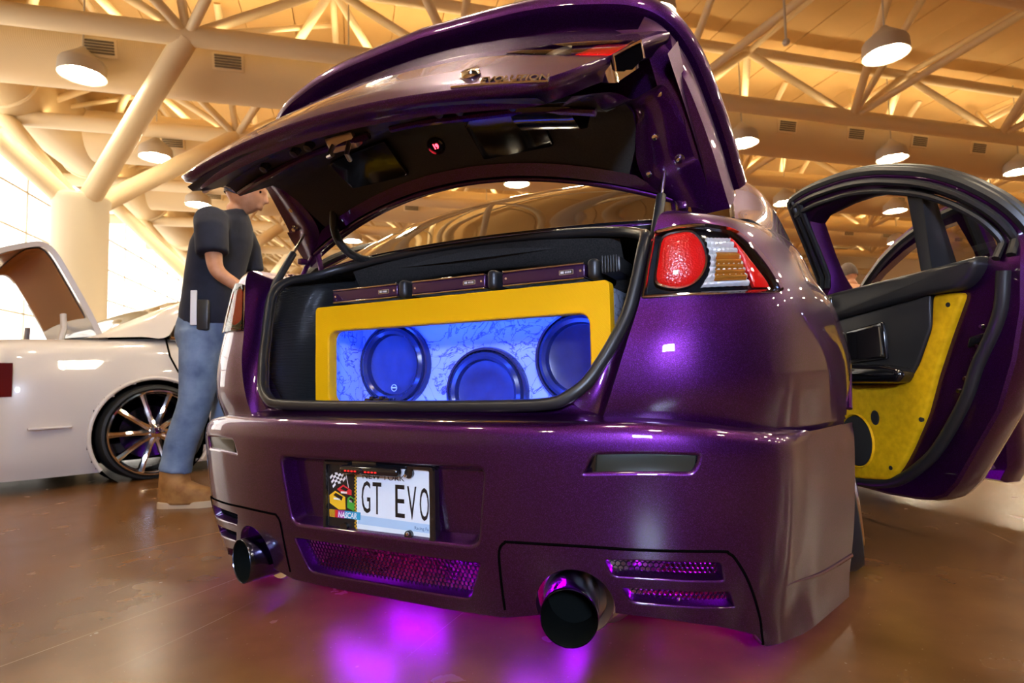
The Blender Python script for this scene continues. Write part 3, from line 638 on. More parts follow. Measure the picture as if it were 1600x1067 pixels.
    E2 = np.array([(p[0], p[1]) for p in dense([(4.0, 3.07), (3.35, 3.04), (2.25, 3.03), (1.0, 3.04), (.06, 3.05), (.05, 4.0), (.05, 4.95), (.85, 5.08), (1.78, 5.08)], .15, False)]); side(MB().tube(quarter_off(E2[:, 0], E2[:, 1], .0015), .0035, 8), sx).build('lamp_edge', 'chrome', lamp)
    # clear cover
    cv, cf = patch(lambda U, V: quarter_off(U, V, .008), [tuple(p) for p in shrink(LO, .99)], [], .16, .12)
    q = MB().add(cv, cf); I3 = np.array(shrink(LO, .99)); q.loft([quarter_off(I3[:, 0], I3[:, 1], .008), quarter_off(A[:, 0], A[:, 1], -.004)])
    side(q, sx).build('lamp_cover', 'lens', lamp)

# --- C pillars, roof, glass
PIL = np.array([[(.822, .545, .935), (.775, .56, .985), (.728, .565, .997)], [(.862, .75, .955), (.802, .75, 1.045), (.716, .74, 1.085)],
                [(.882, .98, .965), (.803, .96, 1.14), (.703, .93, 1.195)], [(.815, 1.17, 1.15), (.757, 1.13, 1.25), (.675, 1.12, 1.29)], [(.728, 1.42, 1.34), (.683, 1.38, 1.378), (.638, 1.27, 1.348)]])
def ctrl(P, nu, nv):
    P = np.asarray(P, float); a = np.stack([cr_at(P[i], np.linspace(0, P.shape[1]-1, nv)) for i in range(P.shape[0])])
    return np.stack([cr_at(a[:, j], np.linspace(0, P.shape[0]-1, nu)) for j in range(nv)], 1)
for sx in (1, -1):
    side(MB().grid(ctrl(PIL, 40, 20)), sx).build('roof_pillar', 'paint', car, ang=60)
BASEX = [(-.727, .566, .996), (-.60, .512, .998), (-.35, .455, 1.002), (0, .430, 1.004), (.35, .455, 1.002), (.60, .512, .998), (.727, .566, .996)]
TOPX = [(-.636, 1.265, 1.345), (-.53, 1.235, 1.362), (-.30, 1.205, 1.382), (0, 1.195, 1.388), (.30, 1.205, 1.382), (.53, 1.235, 1.362), (.636, 1.265, 1.345)]
MIDX = [(-.690, .93, 1.20), (-.57, .885, 1.222), (-.33, .845, 1.240), (0, .835, 1.246), (.33, .845, 1.240), (.57, .885, 1.222), (.690, .93, 1.20)]
gl = MB().grid(ctrl([BASEX, MIDX, TOPX], 24, 48)).build('rear_window', 'glass', car, ang=None)
q = MB().tube(cr(BASEX, 8), .006, 8); q.tube(cr([BASEX[0], MIDX[0], TOPX[0]], 10), .007, 8); q.tube(cr([BASEX[-1], MIDX[-1], TOPX[-1]], 10), .007, 8); q.build('window_trim', 'gloss_black', gl)
RF = [TOPX, [(-.70, 1.55, 1.385), (-.55, 1.53, 1.415), (-.3, 1.52, 1.432), (0, 1.52, 1.436), (.3, 1.52, 1.432), (.55, 1.53, 1.415), (.70, 1.55, 1.385)],
      [(-.70, 2.2, 1.40), (-.55, 2.25, 1.43), (-.3, 2.28, 1.445), (0, 2.3, 1.45), (.3, 2.28, 1.445), (.55, 2.25, 1.43), (.70, 2.2, 1.40)], [(-.66, 2.6, 1.34), (-.5, 2.68, 1.37), (-.3, 2.72, 1.38), (0, 2.74, 1.385), (.3, 2.72, 1.38), (.5, 2.68, 1.37), (.66, 2.6, 1.34)]]
MB().grid(ctrl(RF, 26, 36)).build('roof', 'paint', car, ang=60)
WS = [RF[-1], [(-.74, 3.0, 1.15), (-.5, 3.12, 1.18), (-.3, 3.17, 1.19), (0, 3.19, 1.195), (.3, 3.17, 1.19), (.5, 3.12, 1.18), (.74, 3.0, 1.15)], [(-.78, 3.4, .95), (-.5, 3.55, .97), (-.3, 3.6, .975), (0, 3.62, .98), (.3, 3.6, .975), (.5, 3.55, .97), (.78, 3.4, .95)]]
MB().grid(ctrl(WS, 16, 24)).build('windshield', 'glass', car, ang=None)
HD = [WS[-1], [(-.80, 4.0, .86), (-.5, 4.05, .90), (-.3, 4.06, .905), (0, 4.07, .91), (.3, 4.06, .905), (.5, 4.05, .90), (.80, 4.0, .86)], [(-.74, 4.40, .70), (-.5, 4.48, .72), (-.3, 4.52, .73), (0, 4.54, .73), (.3, 4.52, .73), (.5, 4.48, .72), (.74, 4.40, .70)], [(-.74, 4.42, .12), (-.5, 4.52, .12), (-.3, 4.56, .12), (0, 4.58, .12), (.3, 4.56, .12), (.5, 4.52, .12), (.74, 4.42, .12)]]
MB().grid(ctrl(HD, 20, 24)).build('hood', 'paint', car, ang=60)
FN = [[(.90, 3.12, .14), (.90, 3.12, .5), (.89, 3.12, .8), (.80, 3.15, .97)], [(.91, 3.5, .62), (.91, 3.5, .70), (.89, 3.5, .82), (.79, 3.45, .945)], [(.91, 4.0, .5), (.90, 4.0, .6), (.87, 4.0, .78), (.80, 4.0, .86)], [(.76, 4.40, .12), (.77, 4.40, .35), (.76, 4.40, .6), (.74, 4.40, .70)]]
both(lambda s: side(MB().grid(ctrl(FN, 16, 16)), s).build('front_fender', 'paint', car, ang=60))
both(lambda s: side(MB().tube([(.86, 2.02, .16), (.86, 2.02, .95), (.68, 1.98, 1.38)], .045, 8), s).build('door_pillar', 'black', car))
both(lambda s: side(MB().tube([(.80, 3.35, .95), (.74, 3.0, 1.16), (.68, 2.62, 1.34)], .03, 8), s).build('front_pillar', 'paint', car))
both(lambda s: side(MB().box((.88, 2.25, .13), (.14, 1.85, .12), .03), s).build('side_skirt', 'paint', car))
q = MB(); q.box((0, 2.5, .20), (1.62, 3.7, .06), .02); q.box((0, .80, .34), (1.40, .04, .30)); q.box((0, 1.25, .62), (1.3, .10, .70), .05); q.box((0, .36, .42), (1.05, .55, .03), .01)
q.box((0, .95, .96), (1.36, .62, .03), .01); q.build('cabin_shell', 'carpet', car)
for xx in (-.38, .38):
    for yy in (1.62, 2.55):
        q = MB(); q.box((xx, yy+.18, .42), (.50, .50, .16), .06); q.box((xx, yy-.12, .76), (.48, .15, .62), .07); q.box((xx, yy-.16, 1.14), (.24, .10, .16), .045); q.build('car_seat', 'black', car)
# --- wheels
def rim_spokes(c, R_, n, wdt, tilt=0.0, dish=.03):
    """spoked rim in the y-z plane, outer side at +x"""
    q = MB(); q.lathe([(R_*.93, -.10), (R_*.90, -.02), (R_*.93, 0), (R_, .012), (R_*1.0, .02), (R_*.965, .022), (R_*.94, .008), (R_*.90, -.06)], (0, 0, 0), (1, 0, 0), 40)
    q.lathe([(0, .012), (R_*.10, .012), (R_*.17, .002), (R_*.20, -.02)], (0, 0, 0), (1, 0, 0), 24)
    for i in range(n):
        a = 2*PI*i/n; d = np.array([0, math.cos(a), math.sin(a)]); t = np.array([0, -math.sin(a), math.cos(a)]); rings = []
        for r, w0, x0 in ((.10*R_, wdt*1.25, .004), (.35*R_, wdt*.9, -.006), (.7*R_, wdt*.85, -.004), (.95*R_, wdt*1.1, .006)):
            rings.append([d*r+t*w0+np.array([x0-.02, 0, 0]), d*r+t*w0*.8+np.array([x0, 0, 0]), d*r+np.array([x0+.006, 0, 0]), d*r-t*w0*.8+np.array([x0, 0, 0]), d*r-t*w0+np.array([x0-.02, 0, 0])])
        q.loft(rings, True, True, True)
    for i in range(5):
        a = 2*PI*i/5; q.lathe([(0, .020), (.008, .018), (.009, 0)], (0, R_*.16*math.cos(a), R_*.16*math.sin(a)), (1, 0, 0), 8)
    return q
def wheel(parent, c, R_, wd, sx, camber, n=10, rimm='chrome', rimR=.78):
    ca = math.radians(camber)*sx
    def fn(x, y, z):
        x, y, z = x*sx, y, z
        return (c[0]+x*math.cos(ca)-z*math.sin(ca), c[1]+y, c[2]+z*math.cos(ca)+x*math.sin(ca))
    t = MB().lathe([(R_*rimR, -wd/2), (R_*.94, -wd/2), (R_*.99, -wd*.40), (R_, -wd*.25), (R_, wd*.25), (R_*.99, wd*.40), (R_*.945, wd/2), (R_*.87, wd*.5+.004), (R_*rimR, wd*.47)], (0, 0, 0), (1, 0, 0), 56).xform(fn)
    o = t.build('wheel', 'tire', parent)
    k = rim_spokes((0, 0, 0), R_*rimR, n, .016).xform(lambda x, y, z: fn(x+wd*.46, y, z)); k.build('rim', rimm, o)
    MB().lathe([(0, -.03), (R_*.5, -.03), (R_*.5, -.045), (0, -.045)], (0, 0, 0), (1, 0, 0), 32).xform(fn).build('brake_disc', 'steel', o)
    return o
for sx in (1, -1):
    wheel(car, (.862*sx, .985, .312), .318, .22, sx, 7); wheel(car, (.80*sx, 3.72, .310), .316, .22, sx, 3)
# --- exhausts
for sx in (1, -1):
    c0 = np.array([.447, .020, .134]); ax = np.array([-.28, 1, .02])
    q = MB().lathe([(.0535, .0), (.0545, -.002), (.0555, 0), (.0555, .012), (.0550, .14), (.050, .15)], tuple(c0), tuple(ax), 48)
    tip = side(q, sx).build('exhaust_tip', 'darkchrome', car, label='round dark steel exhaust tip')
    side(MB().lathe([(.0535, 0), (.0525, .03), (.051, .10), (.0, .10)], tuple(c0), tuple(ax), 40), sx).build('exhaust_bore', 'tipinner', tip)
    side(MB().lathe([(.057, .105), (.072, .100), (.076, .108), (.074, .118), (.057, .116)], tuple(c0+[.004, 0, -.002]), (-.20, 1, .03), 40), sx).build('exhaust_flange', 'steel', tip)
    side(MB().lathe([(0, .13), (.085, .135), (.10, .16), (.10, .50), (.08, .53), (0, .53)], tuple(c0+[0, 0, .03]), (0, 1, 0), 36), sx).build('muffler', 'steel', tip)
# --- violet light strips under the car
for i, (x, y, z, sxx, syy) in enumerate(((-.27, .30, .225, .18, .008), (.60, .34, .235, .24, .008), (-.62, .36, .235, .18, .008), (.25, .46, .30, .30, .008), (.68, 1.75, .15, .010, .7), (-.68, 1.75, .15, .010, .7), (.36, .60, .25, .3, .010), (-.36, .60, .25, .3, .010))):
    MB().box((x, y, z), (sxx, syy, .008), .002).build('light_strip', 'led_violet', car)
# --- trunk opening: painted frame, rubber seal, carpeted well
SEALH = [(0, .452, 1.000), (.20, .450, .994), (.36, .440, .982), (.47, .410, .962), (.535, .345, .932), (.563, .265, .905), (.566, .215, .86), (.556, .190, .79), (.540, .168, .72), (.518, .142, .665), (.494, .120, .618), (.468, .098, .577), (.430, .083, .548), (.385, .077, .535), (.25, .071, .531), (0, .068, .530)]
sealp = cr(SEALH+[(-p[0], p[1], p[2]) for p in reversed(SEALH[1:-1])], 6, True)
q = MB().tube(sealp, .0135, 12, closed=True)
seal = q.build('trunk_seal', 'rubber', car, ang=None)
q = MB().tube(sealp+np.array([0, .012, -.0]), .009, 8, closed=True); q.build('seal_carrier', 'black', seal)
for sx in (1, -1):
    # gutter between seal and quarter panel
    V1 = np.concatenate([np.linspace(0, 5, 26), np.linspace(5, 7, 10)[1:]]); colA = S_quart(np.zeros(len(V1)), V1); topA = S_quart(np.linspace(.15, 6, 24), np.full(24, 7.0))
    a = np.concatenate([colA, topA])
    hs = cr(SEALH, 10)[::-1]; near = lambda p: int(np.argmin(np.linalg.norm(hs-np.array(p), axis=1)))
    ks = [near(p) for p in ((.430, .083, .548), (.566, .215, .86), (.563, .265, .905), (.36, .440, .982))]
    def seg(k0, k1, n): t = np.linspace(k0, k1, n); i0 = np.floor(t).astype(int); i1 = np.minimum(i0+1, len(hs)-1); return hs[i0]*(1-(t-i0))[:, None]+hs[i1]*(t-i0)[:, None]
    b_ = np.concatenate([seg(ks[0], ks[1], 26), seg(ks[1], ks[2], 10)[1:], seg(ks[2], ks[3], 25)[1:]])
    G = []
    for t in np.linspace(0, 1, 9):
        dip = math.sin(PI*t)**.7*.020; G.append(a*(1-t)+b_*t+np.array([0, dip, -dip*.5]))
    side(MB().grid(G), sx).build('trunk_gutter', 'paint', car, ang=50)
# sill between the bumper ledge and the seal
us = np.linspace(-.50, .50, 61); led = S_bump(us, np.full(61, .598)); lo = np.stack([np.interp(np.abs(us), [0, .25, .385, .43, .50], [0, .25, .385, .43, .468])*np.sign(us), np.interp(np.abs(us), [0, .25, .385, .43, .50], [.068, .071, .077, .083, .098]), np.interp(np.abs(us), [0, .25, .385, .43, .50], [.530, .531, .535, .548, .577])-.006], -1)
MB().grid([led*(1-t)+lo*t+np.array([0, 0, .004*math.sin(PI*t)]) for t in np.linspace(0, 1, 6)]).build('trunk_sill', 'paint', car)
# black scuff plate and well
q = MB().grid([[(x, .080+.02*t, .535-.012*t*t) for x in np.linspace(-.40, .40, 20)] for t in np.linspace(0, 4, 6)]); q.box((0, .20, .500), (.86, .14, .02), .006)
sc = q.build('scuff_plate', 'black', car)
q = MB(); q.box((-.075, .115, .540), (.075, .03, .016), .003); q.box((-.090, .108, .547), (.012, .02, .012), .002); q.box((-.060, .108, .547), (.012, .02, .012), .002); q.build('lock_striker', 'gloss_black', sc)
MB().lathe([(0, .01), (.012, .009), (.016, 0)], (.155, .105, .528), (0, -1, .6), 18).build('rubber_stop', 'rubber', sc)
for sx in (1, -1):
    G = []
    for z, fx, fy in ((.505, .40, .135), (.56, .435, .125), (.62, .488, .138), (.70, .535, .163), (.80, .560, .198), (.87, .566, .232), (.91, .558, .275), (.935, .532, .348), (.955, .49, .402)):
        ex = .570 if z < .90 else fx+.004
        G.append([(fx, fy, z), (fx*.6+ex*.4, fy+.03, z), (ex, fy+.07, z), (ex*.7+.52*.3, fy+.12, z), (.515, max(.36, fy+.16), z), (.50, .52, z), (.49, .64, z)])
    side(MB().grid(ctrl(G, 30, 30)), sx).build('trunk_side_trim', 'liner', car, label='ribbed black side trim of the trunk', ang=None)
q = MB(); q.box((0, .66, .74), (1.2, .03, .5)); q.box((0, .56, .965), (1.16, .22, .03)); q.box((0, .38, .49), (1.1, .60, .02))
q.grid([[(x, .455+.03*t, .985-.020*t-.05*abs(x)**2*.4) for x in np.linspace(-.46, .46, 20)] for t in np.linspace(0, 4, 6)])
q.build('trunk_well', 'carpet', car)
# fabric apron hanging under the parcel shelf edge
MB().grid([[(x, .445-.03*abs(x)+.05*t, .985-.11*abs(x)**2*1.5-.065*math.sin(t*1.3)) for x in np.linspace(-.44, .46, 30)] for t in np.linspace(0, 1.3, 8)]).build('shelf_apron', 'carpet', car)
# cowl strip in front of the window base
MB().grid([cr(BASEX, 8), cr(BASEX, 8)+np.array([0, -.010, -.006]), cr([(-.60, .50, .985), (-.36, .448, .992), (0, .455, 1.004), (.36, .448, .992), (.60, .50, .985)], 12)]).build('cowl_strip', 'paint', car)

# --- trunk lid (described as shut, placed open)
def Lp(x, y, z): return tuple(lid(x, y, z))
HB = [(0, .548), (.15, .548), (.30, .549), (.40, .551), (.455, .556), (.495, .575), (.525, .618), (.552, .68), (.574, .735), (.583, .80), (.600, .885), (.622, .955), (.640, 1.004)]
HT = [(.50, 1.019), (.35, 1.033), (.18, 1.043), (0, 1.046)]
hp = [tuple(p) for p in cr(HB, 4)]
LIDOUT = dense(hp+HT[:-1]+[(0, 1.046)]+[(-p[0], p[1]) for p in reversed(HT[:-1])]+[(-p[0], p[1]) for p in reversed(hp)][:-1], .016)
LLAMP = roundpoly([(.340, .776), (.41, .826), (.50, .850), (.592, .862), (.571, .716), (.50, .722), (.41, .742)], [.012, .06, .06, .008, .008, .06, .06], 4)
lv, lf = patch(S_lid, LIDOUT, [dense(LLAMP, .012), dense(mir(LLAMP), .012)], .016, .016)
q = MB().add(lv, lf)
# deck skin from the rear edge forward to the window
DK = []
for t in np.linspace(0, 1, 14):
    row = []
    for x in np.linspace(-.66, .66, 45):
        z0 = 1.046-.10*x*x; y0 = float(lid_rear_y(x*.97, z0)); yf = .42+.17*(x/.68)**2
        row.append(Lp(x*(.97+.03*t), y0+(yf-y0)*t, z0-.030*math.sin(t*PI/2)-.012*math.sin(t*PI)))
    DK.append(row)
q.grid(DK)
# folded lip along the lower edge
A = np.array(LIDOUT); k = [i for i in range(len(A))]
low = [(-p[0], p[1]) for p in reversed(hp)][:-1]+hp; low = np.array(low)
yy = lid_rear_y(low[:, 0], low[:, 1])
q.loft([lid(low[:, 0], yy, low[:, 1]), lid(low[:, 0]*1.0, yy+.003, low[:, 1]-.002), lid(low[:, 0]*.998, yy+.016, low[:, 1]-.001), lid(low[:, 0]*.985, yy+.026, low[:, 1]+.010), lid(low[:, 0]*.97, yy+.045, low[:, 1]+.016)], closed=False)
trunk_lid = q.build('trunk_lid', 'paint', car, ang=50, label='raised trunk lid with deep rear face')
bow = lambda x: .24*x*x
def under(rows, nx=40):
    G = []
    for y, z, xe, fr in rows:
        xs = np.linspace(-xe, xe, nx); G.append([Lp(x, y+(bow(x) if not fr else .17*(x/.68)**2), z-(.09*x*x if z > .9 else 0)) for x in xs])
    return G
TR = [(.070, .553, .470, 0), (.084, .566, .480, 0), (.094, .60, .492, 0), (.106, .65, .510, 0), (.114, .700, .525, 0)]
MB().grid(under(TR)).build('lid_trim', 'black', trunk_lid)
LN = [(.114, .700, .525, 0), (.124, .712, .527, 0), (.146, .722, .53, 0), (.160, .745, .533, 0), (.170, .80, .54, 0), (.185, .87, .545, 0), (.215, .93, .55, 0), (.26, .952, .545, 0), (.32, .960, .53, 0), (.365, .963, .50, 1)]
MB().grid(under(LN)).build('lid_liner', 'felt', trunk_lid, label='black moulded liner under the lid')
# bright folded edge of the liner
for xr in ((-.52, -.02), (.04, .52)):
    MB().tube([Lp(x, .150+bow(x), .720+.006*math.sin(x*20)) for x in np.linspace(*xr, 24)], .009, 8).build('liner_edge', 'paint', trunk_lid)
FR = [(.350, .958, .52, 1), (.385, .955, .60, 1), (.400, .985, .665, 1), (.420, 1.000, .68, 1)]
q = MB().grid(under(FR)); q.tube([Lp(x, .397+.17*(x/.68)**2, .962-.09*x*x) for x in np.linspace(-.6, .6, 40)], .008, 8)
for sx in (1, -1):
    rows = []
    for (yi, zi, xi), (yo, zo, xo) in (((.104, .60, .488), (.112, .615, .512)), ((.112, .690, .522), (.140, .715, .560)), ((.150, .730, .530), (.170, .76, .585)), ((.170, .80, .540), (.18, .83, .598)), ((.188, .88, .545), (.190, .91, .622)), ((.225, .945, .55), (.23, .955, .640)), ((.28, .955, .54), (.29, .962, .652)), ((.34, .960, .53), (.37, .966, .664)), ((.40, .958, .55), (.45, .965, .675)), ((.42, .960, .60), (.59, .985, .685))):
        b1 = bow(xi) if yi < .3 else .17*(xi/.68)**2*.8; b2 = bow(xo)*.6 if yo < .4 else 0
        r_ = []
        for t in np.linspace(0, 1, 9):
            zz = zi+(zo-zi)*t-.09*xi*xi*(zi > .9); emb = .012*math.sin(PI*min(1, t*1.6))*(1 if yi > .2 else .3)
            r_.append(Lp(sx*(xi+(xo-xi)*t), (yi+b1)*(1-t)+(yo+b2)*t, zz-emb))
        rows.append(r_)
    q.grid(ctrl(np.array(rows), 40, 18))
    # side wall of the lid down to the deck edge
    q.grid([[Lp(sx*.640, .19, .93), Lp(sx*.652, .29, .958), Lp(sx*.664, .37, .962), Lp(sx*.675, .45, .962), Lp(sx*.685, .59, .983)], [Lp(sx*.655, .185, 1.0), Lp(sx*.66, .29, 1.0), Lp(sx*.67, .37, .998), Lp(sx*.68, .45, .995), Lp(sx*.69, .59, .997)]])
inner = q.build('lid_inner_frame', 'paint', trunk_lid, ang=50)
q = MB()
for x, y, z in ((.585, .33, .945), (.572, .30, .945), (.60, .46, .950), (.63, .40, .955), (.555, .42, .95), (.61, .235, .945), (-.585, .33, .945), (-.572, .30, .945), (-.60, .46, .95), (-.63, .40, .955)):
    MB().lathe([(0, .012), (.007, .011), (.009, .004), (.012, 0)], Lp(x, y+.03, z-.016), tuple(lid(0, 0, -1)-lid(0, 0, 0)), 10).build('lid_bolt', 'chrome', trunk_lid)
q = MB()
for x in (-.36, -.24, -.19, .19, .24, .36):
    MB().lathe([(.0, .026), (.010, .024), (.013, .0)], Lp(x, .124+bow(x), .716), tuple(lid(0, .3, -1)-lid(0, 0, 0)), 14).build('bump_stop', 'rubber', trunk_lid)
# latch
q = MB(); q.add(*[(lambda m: (m.v, m.f))(MB().box((-.10, .150, .722), (.085, .04, .03), .006).xform(Lp))][0]); q.tube([Lp(-.125, .150, .712), Lp(-.125, .165, .675), Lp(-.105, .160, .668)], .006, 8); q.tube([Lp(-.075, .150, .712), Lp(-.075, .170, .680), Lp(-.09, .19, .70)], .006, 8)
q.build('lid_latch', 'steel', trunk_lid)
# flat panels set in the liner, gauge, pull handle
def slab(x0, x1, ya, za, yb, zb, h, nm, m):
    P = dense(roundpoly([(x0, 0), (x1, 0), (x1, 1), (x0, 1)], .02, 3), .05)
    d = np.array([yb-ya, zb-za]); n = np.array([d[1], -d[0]]); n = n/np.linalg.norm(n)
    return MB().prism(P, lambda x, t, hh: Lp(x, ya+d[0]*t+bow(x)*(1-t)+n[0]*hh, za+d[1]*t-.09*x*x+n[1]*hh), -.004, h, .002).build(nm, m, trunk_lid)
slab(-.33, -.125, .212, .915, .335, .958, .009, 'liner_screen', 'screen'); slab(.125, .33, .212, .915, .335, .958, .009, 'liner_screen', 'screen')
gpos = Lp(.0, .272, .955); gdir = (lid(0, .25, -1)-lid(0, 0, 0)); gn = gdir/np.linalg.norm(gdir)
MB().lathe([(.026, -.02), (.026, .010), (.022, .014), (.020, .008), (0, .008)], gpos, tuple(gdir), 24).build('gauge', 'gloss_black', trunk_lid)
gx = np.array([1.0, 0, 0]); gu = np.cross(gx, gn); gu = gu if gu[2] > 0 else -gu
text_mb('19', .021, lambda x, y, h: tuple(np.array(gpos)+gn*(.009+h)+gx*x+gu*(y-.007)), xs=.85, align='CENTER', off=.0006).build('gauge_digits', 'led_red', trunk_lid, smooth=False)
MB().grid([[Lp(x, y+bow(x), z) for x in np.linspace(.34, .47, 14)] for y, z in ((.140, .715), (.165, .718), (.200, .750), (.215, .800), (.200, .850))]).build('pull_handle', 'gloss_black', trunk_lid)
# lid lamps
for sx in (1, -1):
    P = LLAMP if sx > 0 else mir(LLAMP); P = dense(P, .014)
    fl_ = lambda u, v, h: tuple(lid(u, float(lid_rear_y(u, v))-h, v))
    q = MB().prism(P, fl_, -.05, -.008); ll = q.build('lid_lamp', 'chrome', trunk_lid, label='chrome lid lamp with red outer section')
    MB().prism(dense([(sx*.495, .735), (sx*.566, .728), (sx*.582, .850), (sx*.52, .838)] if sx > 0 else list(reversed([(sx*.495, .735), (sx*.566, .728), (sx*.582, .850), (sx*.52, .838)])), .02), fl_, -.008, -.003, .002).build('red_lens', 'red', ll)
    q = MB(); q.lathe([(.028, 0), (.02, -.012), (.008, -.02), (0, -.02)], fl_(sx*.455, .782, -.002), tuple(lid(0, -1, 0)-lid(0, 0, 0)), 20); q.build('reverse_reflector', 'steel', ll)
    MB().prism(P, fl_, -.003, .003, .002, back=False).build('lamp_cover', 'lens', ll)
    # lamp end cap with its dark inside
    E_ = [(.575, .745), (.600, .885)]
    q = MB().loft([[Lp(sx*.574, float(lid_rear_y(.574, .714)), .712), Lp(sx*.586, float(lid_rear_y(.586, .79)), .79), Lp(sx*.598, float(lid_rear_y(.598, .865)), .866)], [Lp(sx*.577, float(lid_rear_y(.574, .714))+.026, .712), Lp(sx*.590, float(lid_rear_y(.586, .79))+.042, .79), Lp(sx*.601, float(lid_rear_y(.598, .865))+.034, .866)]], closed=False)
    q.build('lamp_end_cap', 'gap', ll)
    MB().tube([Lp(sx*.575, float(lid_rear_y(.574, .714))+.026, .712), Lp(sx*.575, float(lid_rear_y(.574, .714)), .712), Lp(sx*.588, float(lid_rear_y(.586, .79)), .79), Lp(sx*.600, float(lid_rear_y(.598, .865)), .866), Lp(sx*.602, float(lid_rear_y(.598, .865))+.034, .866)], .0035, 6).build('lamp_end_rim', 'chrome', ll)
# round camera button and chrome lettering on the rear face
rp_ = lambda x, z, h: tuple(lid(x, float(lid_rear_y(x, z))-h, z))
q = MB().lathe([(.020, 0), (.020, .006), (.017, .010), (.008, .011), (.006, .008), (0, .008)], rp_(.333, .612, 0), tuple(lid(0, -1, 0)-lid(0, 0, 0)), 28); q.build('round_emblem', 'chrome', trunk_lid)
MB().lathe([(0, .0), (.006, 0)], rp_(.333, .612, .0115), tuple(lid(0, -1, 0)-lid(0, 0, 0)), 14).build('emblem_centre', 'screen', trunk_lid)
text_mb('EVOLUTION', .026, lambda x, y, h: rp_(.372+x, .5575+y, h), depth=.005, xs=.86, off=.0006).build('chrome_lettering', 'chrome', trunk_lid, smooth=False, label='small chrome letters')
MB().tube([rp_(x, .556, .001) for x in np.linspace(.315, .495, 16)], .0025, 8).build('chrome_underline', 'chrome', trunk_lid)
# --- spoiler that wraps the rear and both sides of the lid
UP = [(0, .030), (.30, .046), (.48, .080), (.575, .115), (.632, .165), (.672, .245), (.700, .35), (.722, .46), (.740, .575), (.745, .60)]
up_ = cr(UP, 6); full = np.concatenate([np.stack([-up_[::-1, 0], up_[::-1, 1]], -1)[:-1], up_])
tn = np.gradient(full, axis=0); tn /= np.linalg.norm(tn, axis=1)[:, None]; on_ = np.stack([tn[:, 1], -tn[:, 0]], -1)
rings = []
for i, (p, o_) in enumerate(zip(full, on_)):
    tp = min(1.0, min(i, len(full)-1-i)/3.0+.12); kside = np.clip((p[1]-.10)/.12, 0, 1)
    rr = []
    for do, z in ((-.060+.035*kside, 1.108), (-.020, 1.078), (.004, 1.072), (.018, 1.084), (.022, 1.106), (.014, 1.130), (-.002, 1.138), (-.045+.025*kside, 1.122)):
        zc = 1.105; rr.append(Lp(p[0]+o_[0]*do*tp, p[1]+o_[1]*do*tp, zc+(z-zc)*tp))
    rings.append(rr)
sp_ = MB().loft(rings, True, True, True).build('spoiler', 'paint', trunk_lid, ang=50, label='wrap-round violet spoiler blade')
for sx in (1, -1):
    idx = [i for i, p in enumerate(full) if p[0]*sx > .575 and p[1] < .597]
    if sx < 0: idx = idx[::-1]
    G = []
    for z, do in ((.955, None), (.985, -.018), (1.02, -.010), (1.05, -.006), (1.070, -.008), (1.080, -.020)):
        if do is None: G.append([Lp(sx*.93*min(abs(full[i][0])-.012, float(np.interp(full[i][1], [.11, .19, .29, .37, .45, .59], [.60, .640, .652, .664, .675, .685]))), full[i][1], .958) for i in idx])
        else: G.append([Lp(full[i][0]+on_[i][0]*do, full[i][1]+on_[i][1]*do, z) for i in idx])
    MB().grid(G).build('spoiler_base', 'paint', trunk_lid, ang=50)
MB().grid([[Lp(x, float(lid_rear_y(x, 1.0))+.055+a, 1.035-.09*x*x+b_) for x in np.linspace(-.56, .56, 40)] for a, b_ in ((-.045, .010), (-.02, .03), (0, .065), (.004, .090))]).build('spoiler_riser', 'paint', trunk_lid, ang=50)
for x in (.36, -.36): MB().lathe([(0, .004), (.008, .004), (.010, 0)], Lp(x, float(lid_rear_y(x, 1.0))+.048, 1.072), tuple(lid(0, -1, .4)-lid(0, 0, 0)), 14).build('spoiler_plug', 'gloss_black', trunk_lid)
# --- hinges, gas struts, wiring hose
for sx in (1, -1):
    q = MB()
    q.tube([(.600, .46, .945), (.600, .45, .985), (.598, .435, 1.03), (.592, .42, 1.075), (.588, .405, 1.12)], [.011]*5, 8, flat=.6)
    q.tube([(.640, .40, .945), (.632, .415, .985), (.615, .425, 1.02), (.598, .425, 1.05)], .008, 8)
    q.box((.645, .385, .945), (.03, .07, .012), .003); q.box((.628, .395, 1.0), (.022, .03, .02), .005)
    side(q, sx).build('lid_hinge', 'paint', car)
    a, b_ = np.array([.588, .228, .872]), np.array([.594, .385, 1.110]); m_ = a+(b_-a)*.58
    st = side(MB().tube([a, a+(b_-a)*.02, m_, m_+(b_-a)*.01], [.009, .0115, .0115, .008], 14), sx).build('gas_strut', 'rubber', car)
    side(MB().tube([m_, b_], .0042, 10), sx).build('strut_rod', 'steel', st)
    q = MB(); q.lathe([(0, .012), (.009, .012), (.010, -.012), (0, -.012)], tuple(b_), tuple(b_-a), 12); q.lathe([(0, .012), (.009, .012), (.010, -.012), (0, -.012)], tuple(a), tuple(b_-a), 12); side(q, sx).build('strut_joint', 'black', st)
hose = cr([(-.452, .36, 1.168), (-.452, .355, 1.13), (-.455, .36, 1.085), (-.45, .375, 1.045), (-.43, .40, 1.01), (-.40, .425, .99), (-.37, .44, .985)], 22)
MB().tube(hose, [.0125+.0018*(i % 2) for i in range(len(hose))], 12).build('wiring_hose', 'rubber', car, ang=80)
MB().lathe([(0, .01), (.022, .008), (.024, 0)], (-.452, .36, 1.165), (0, .2, -1), 16).build('hose_grommet', 'rubber', car)
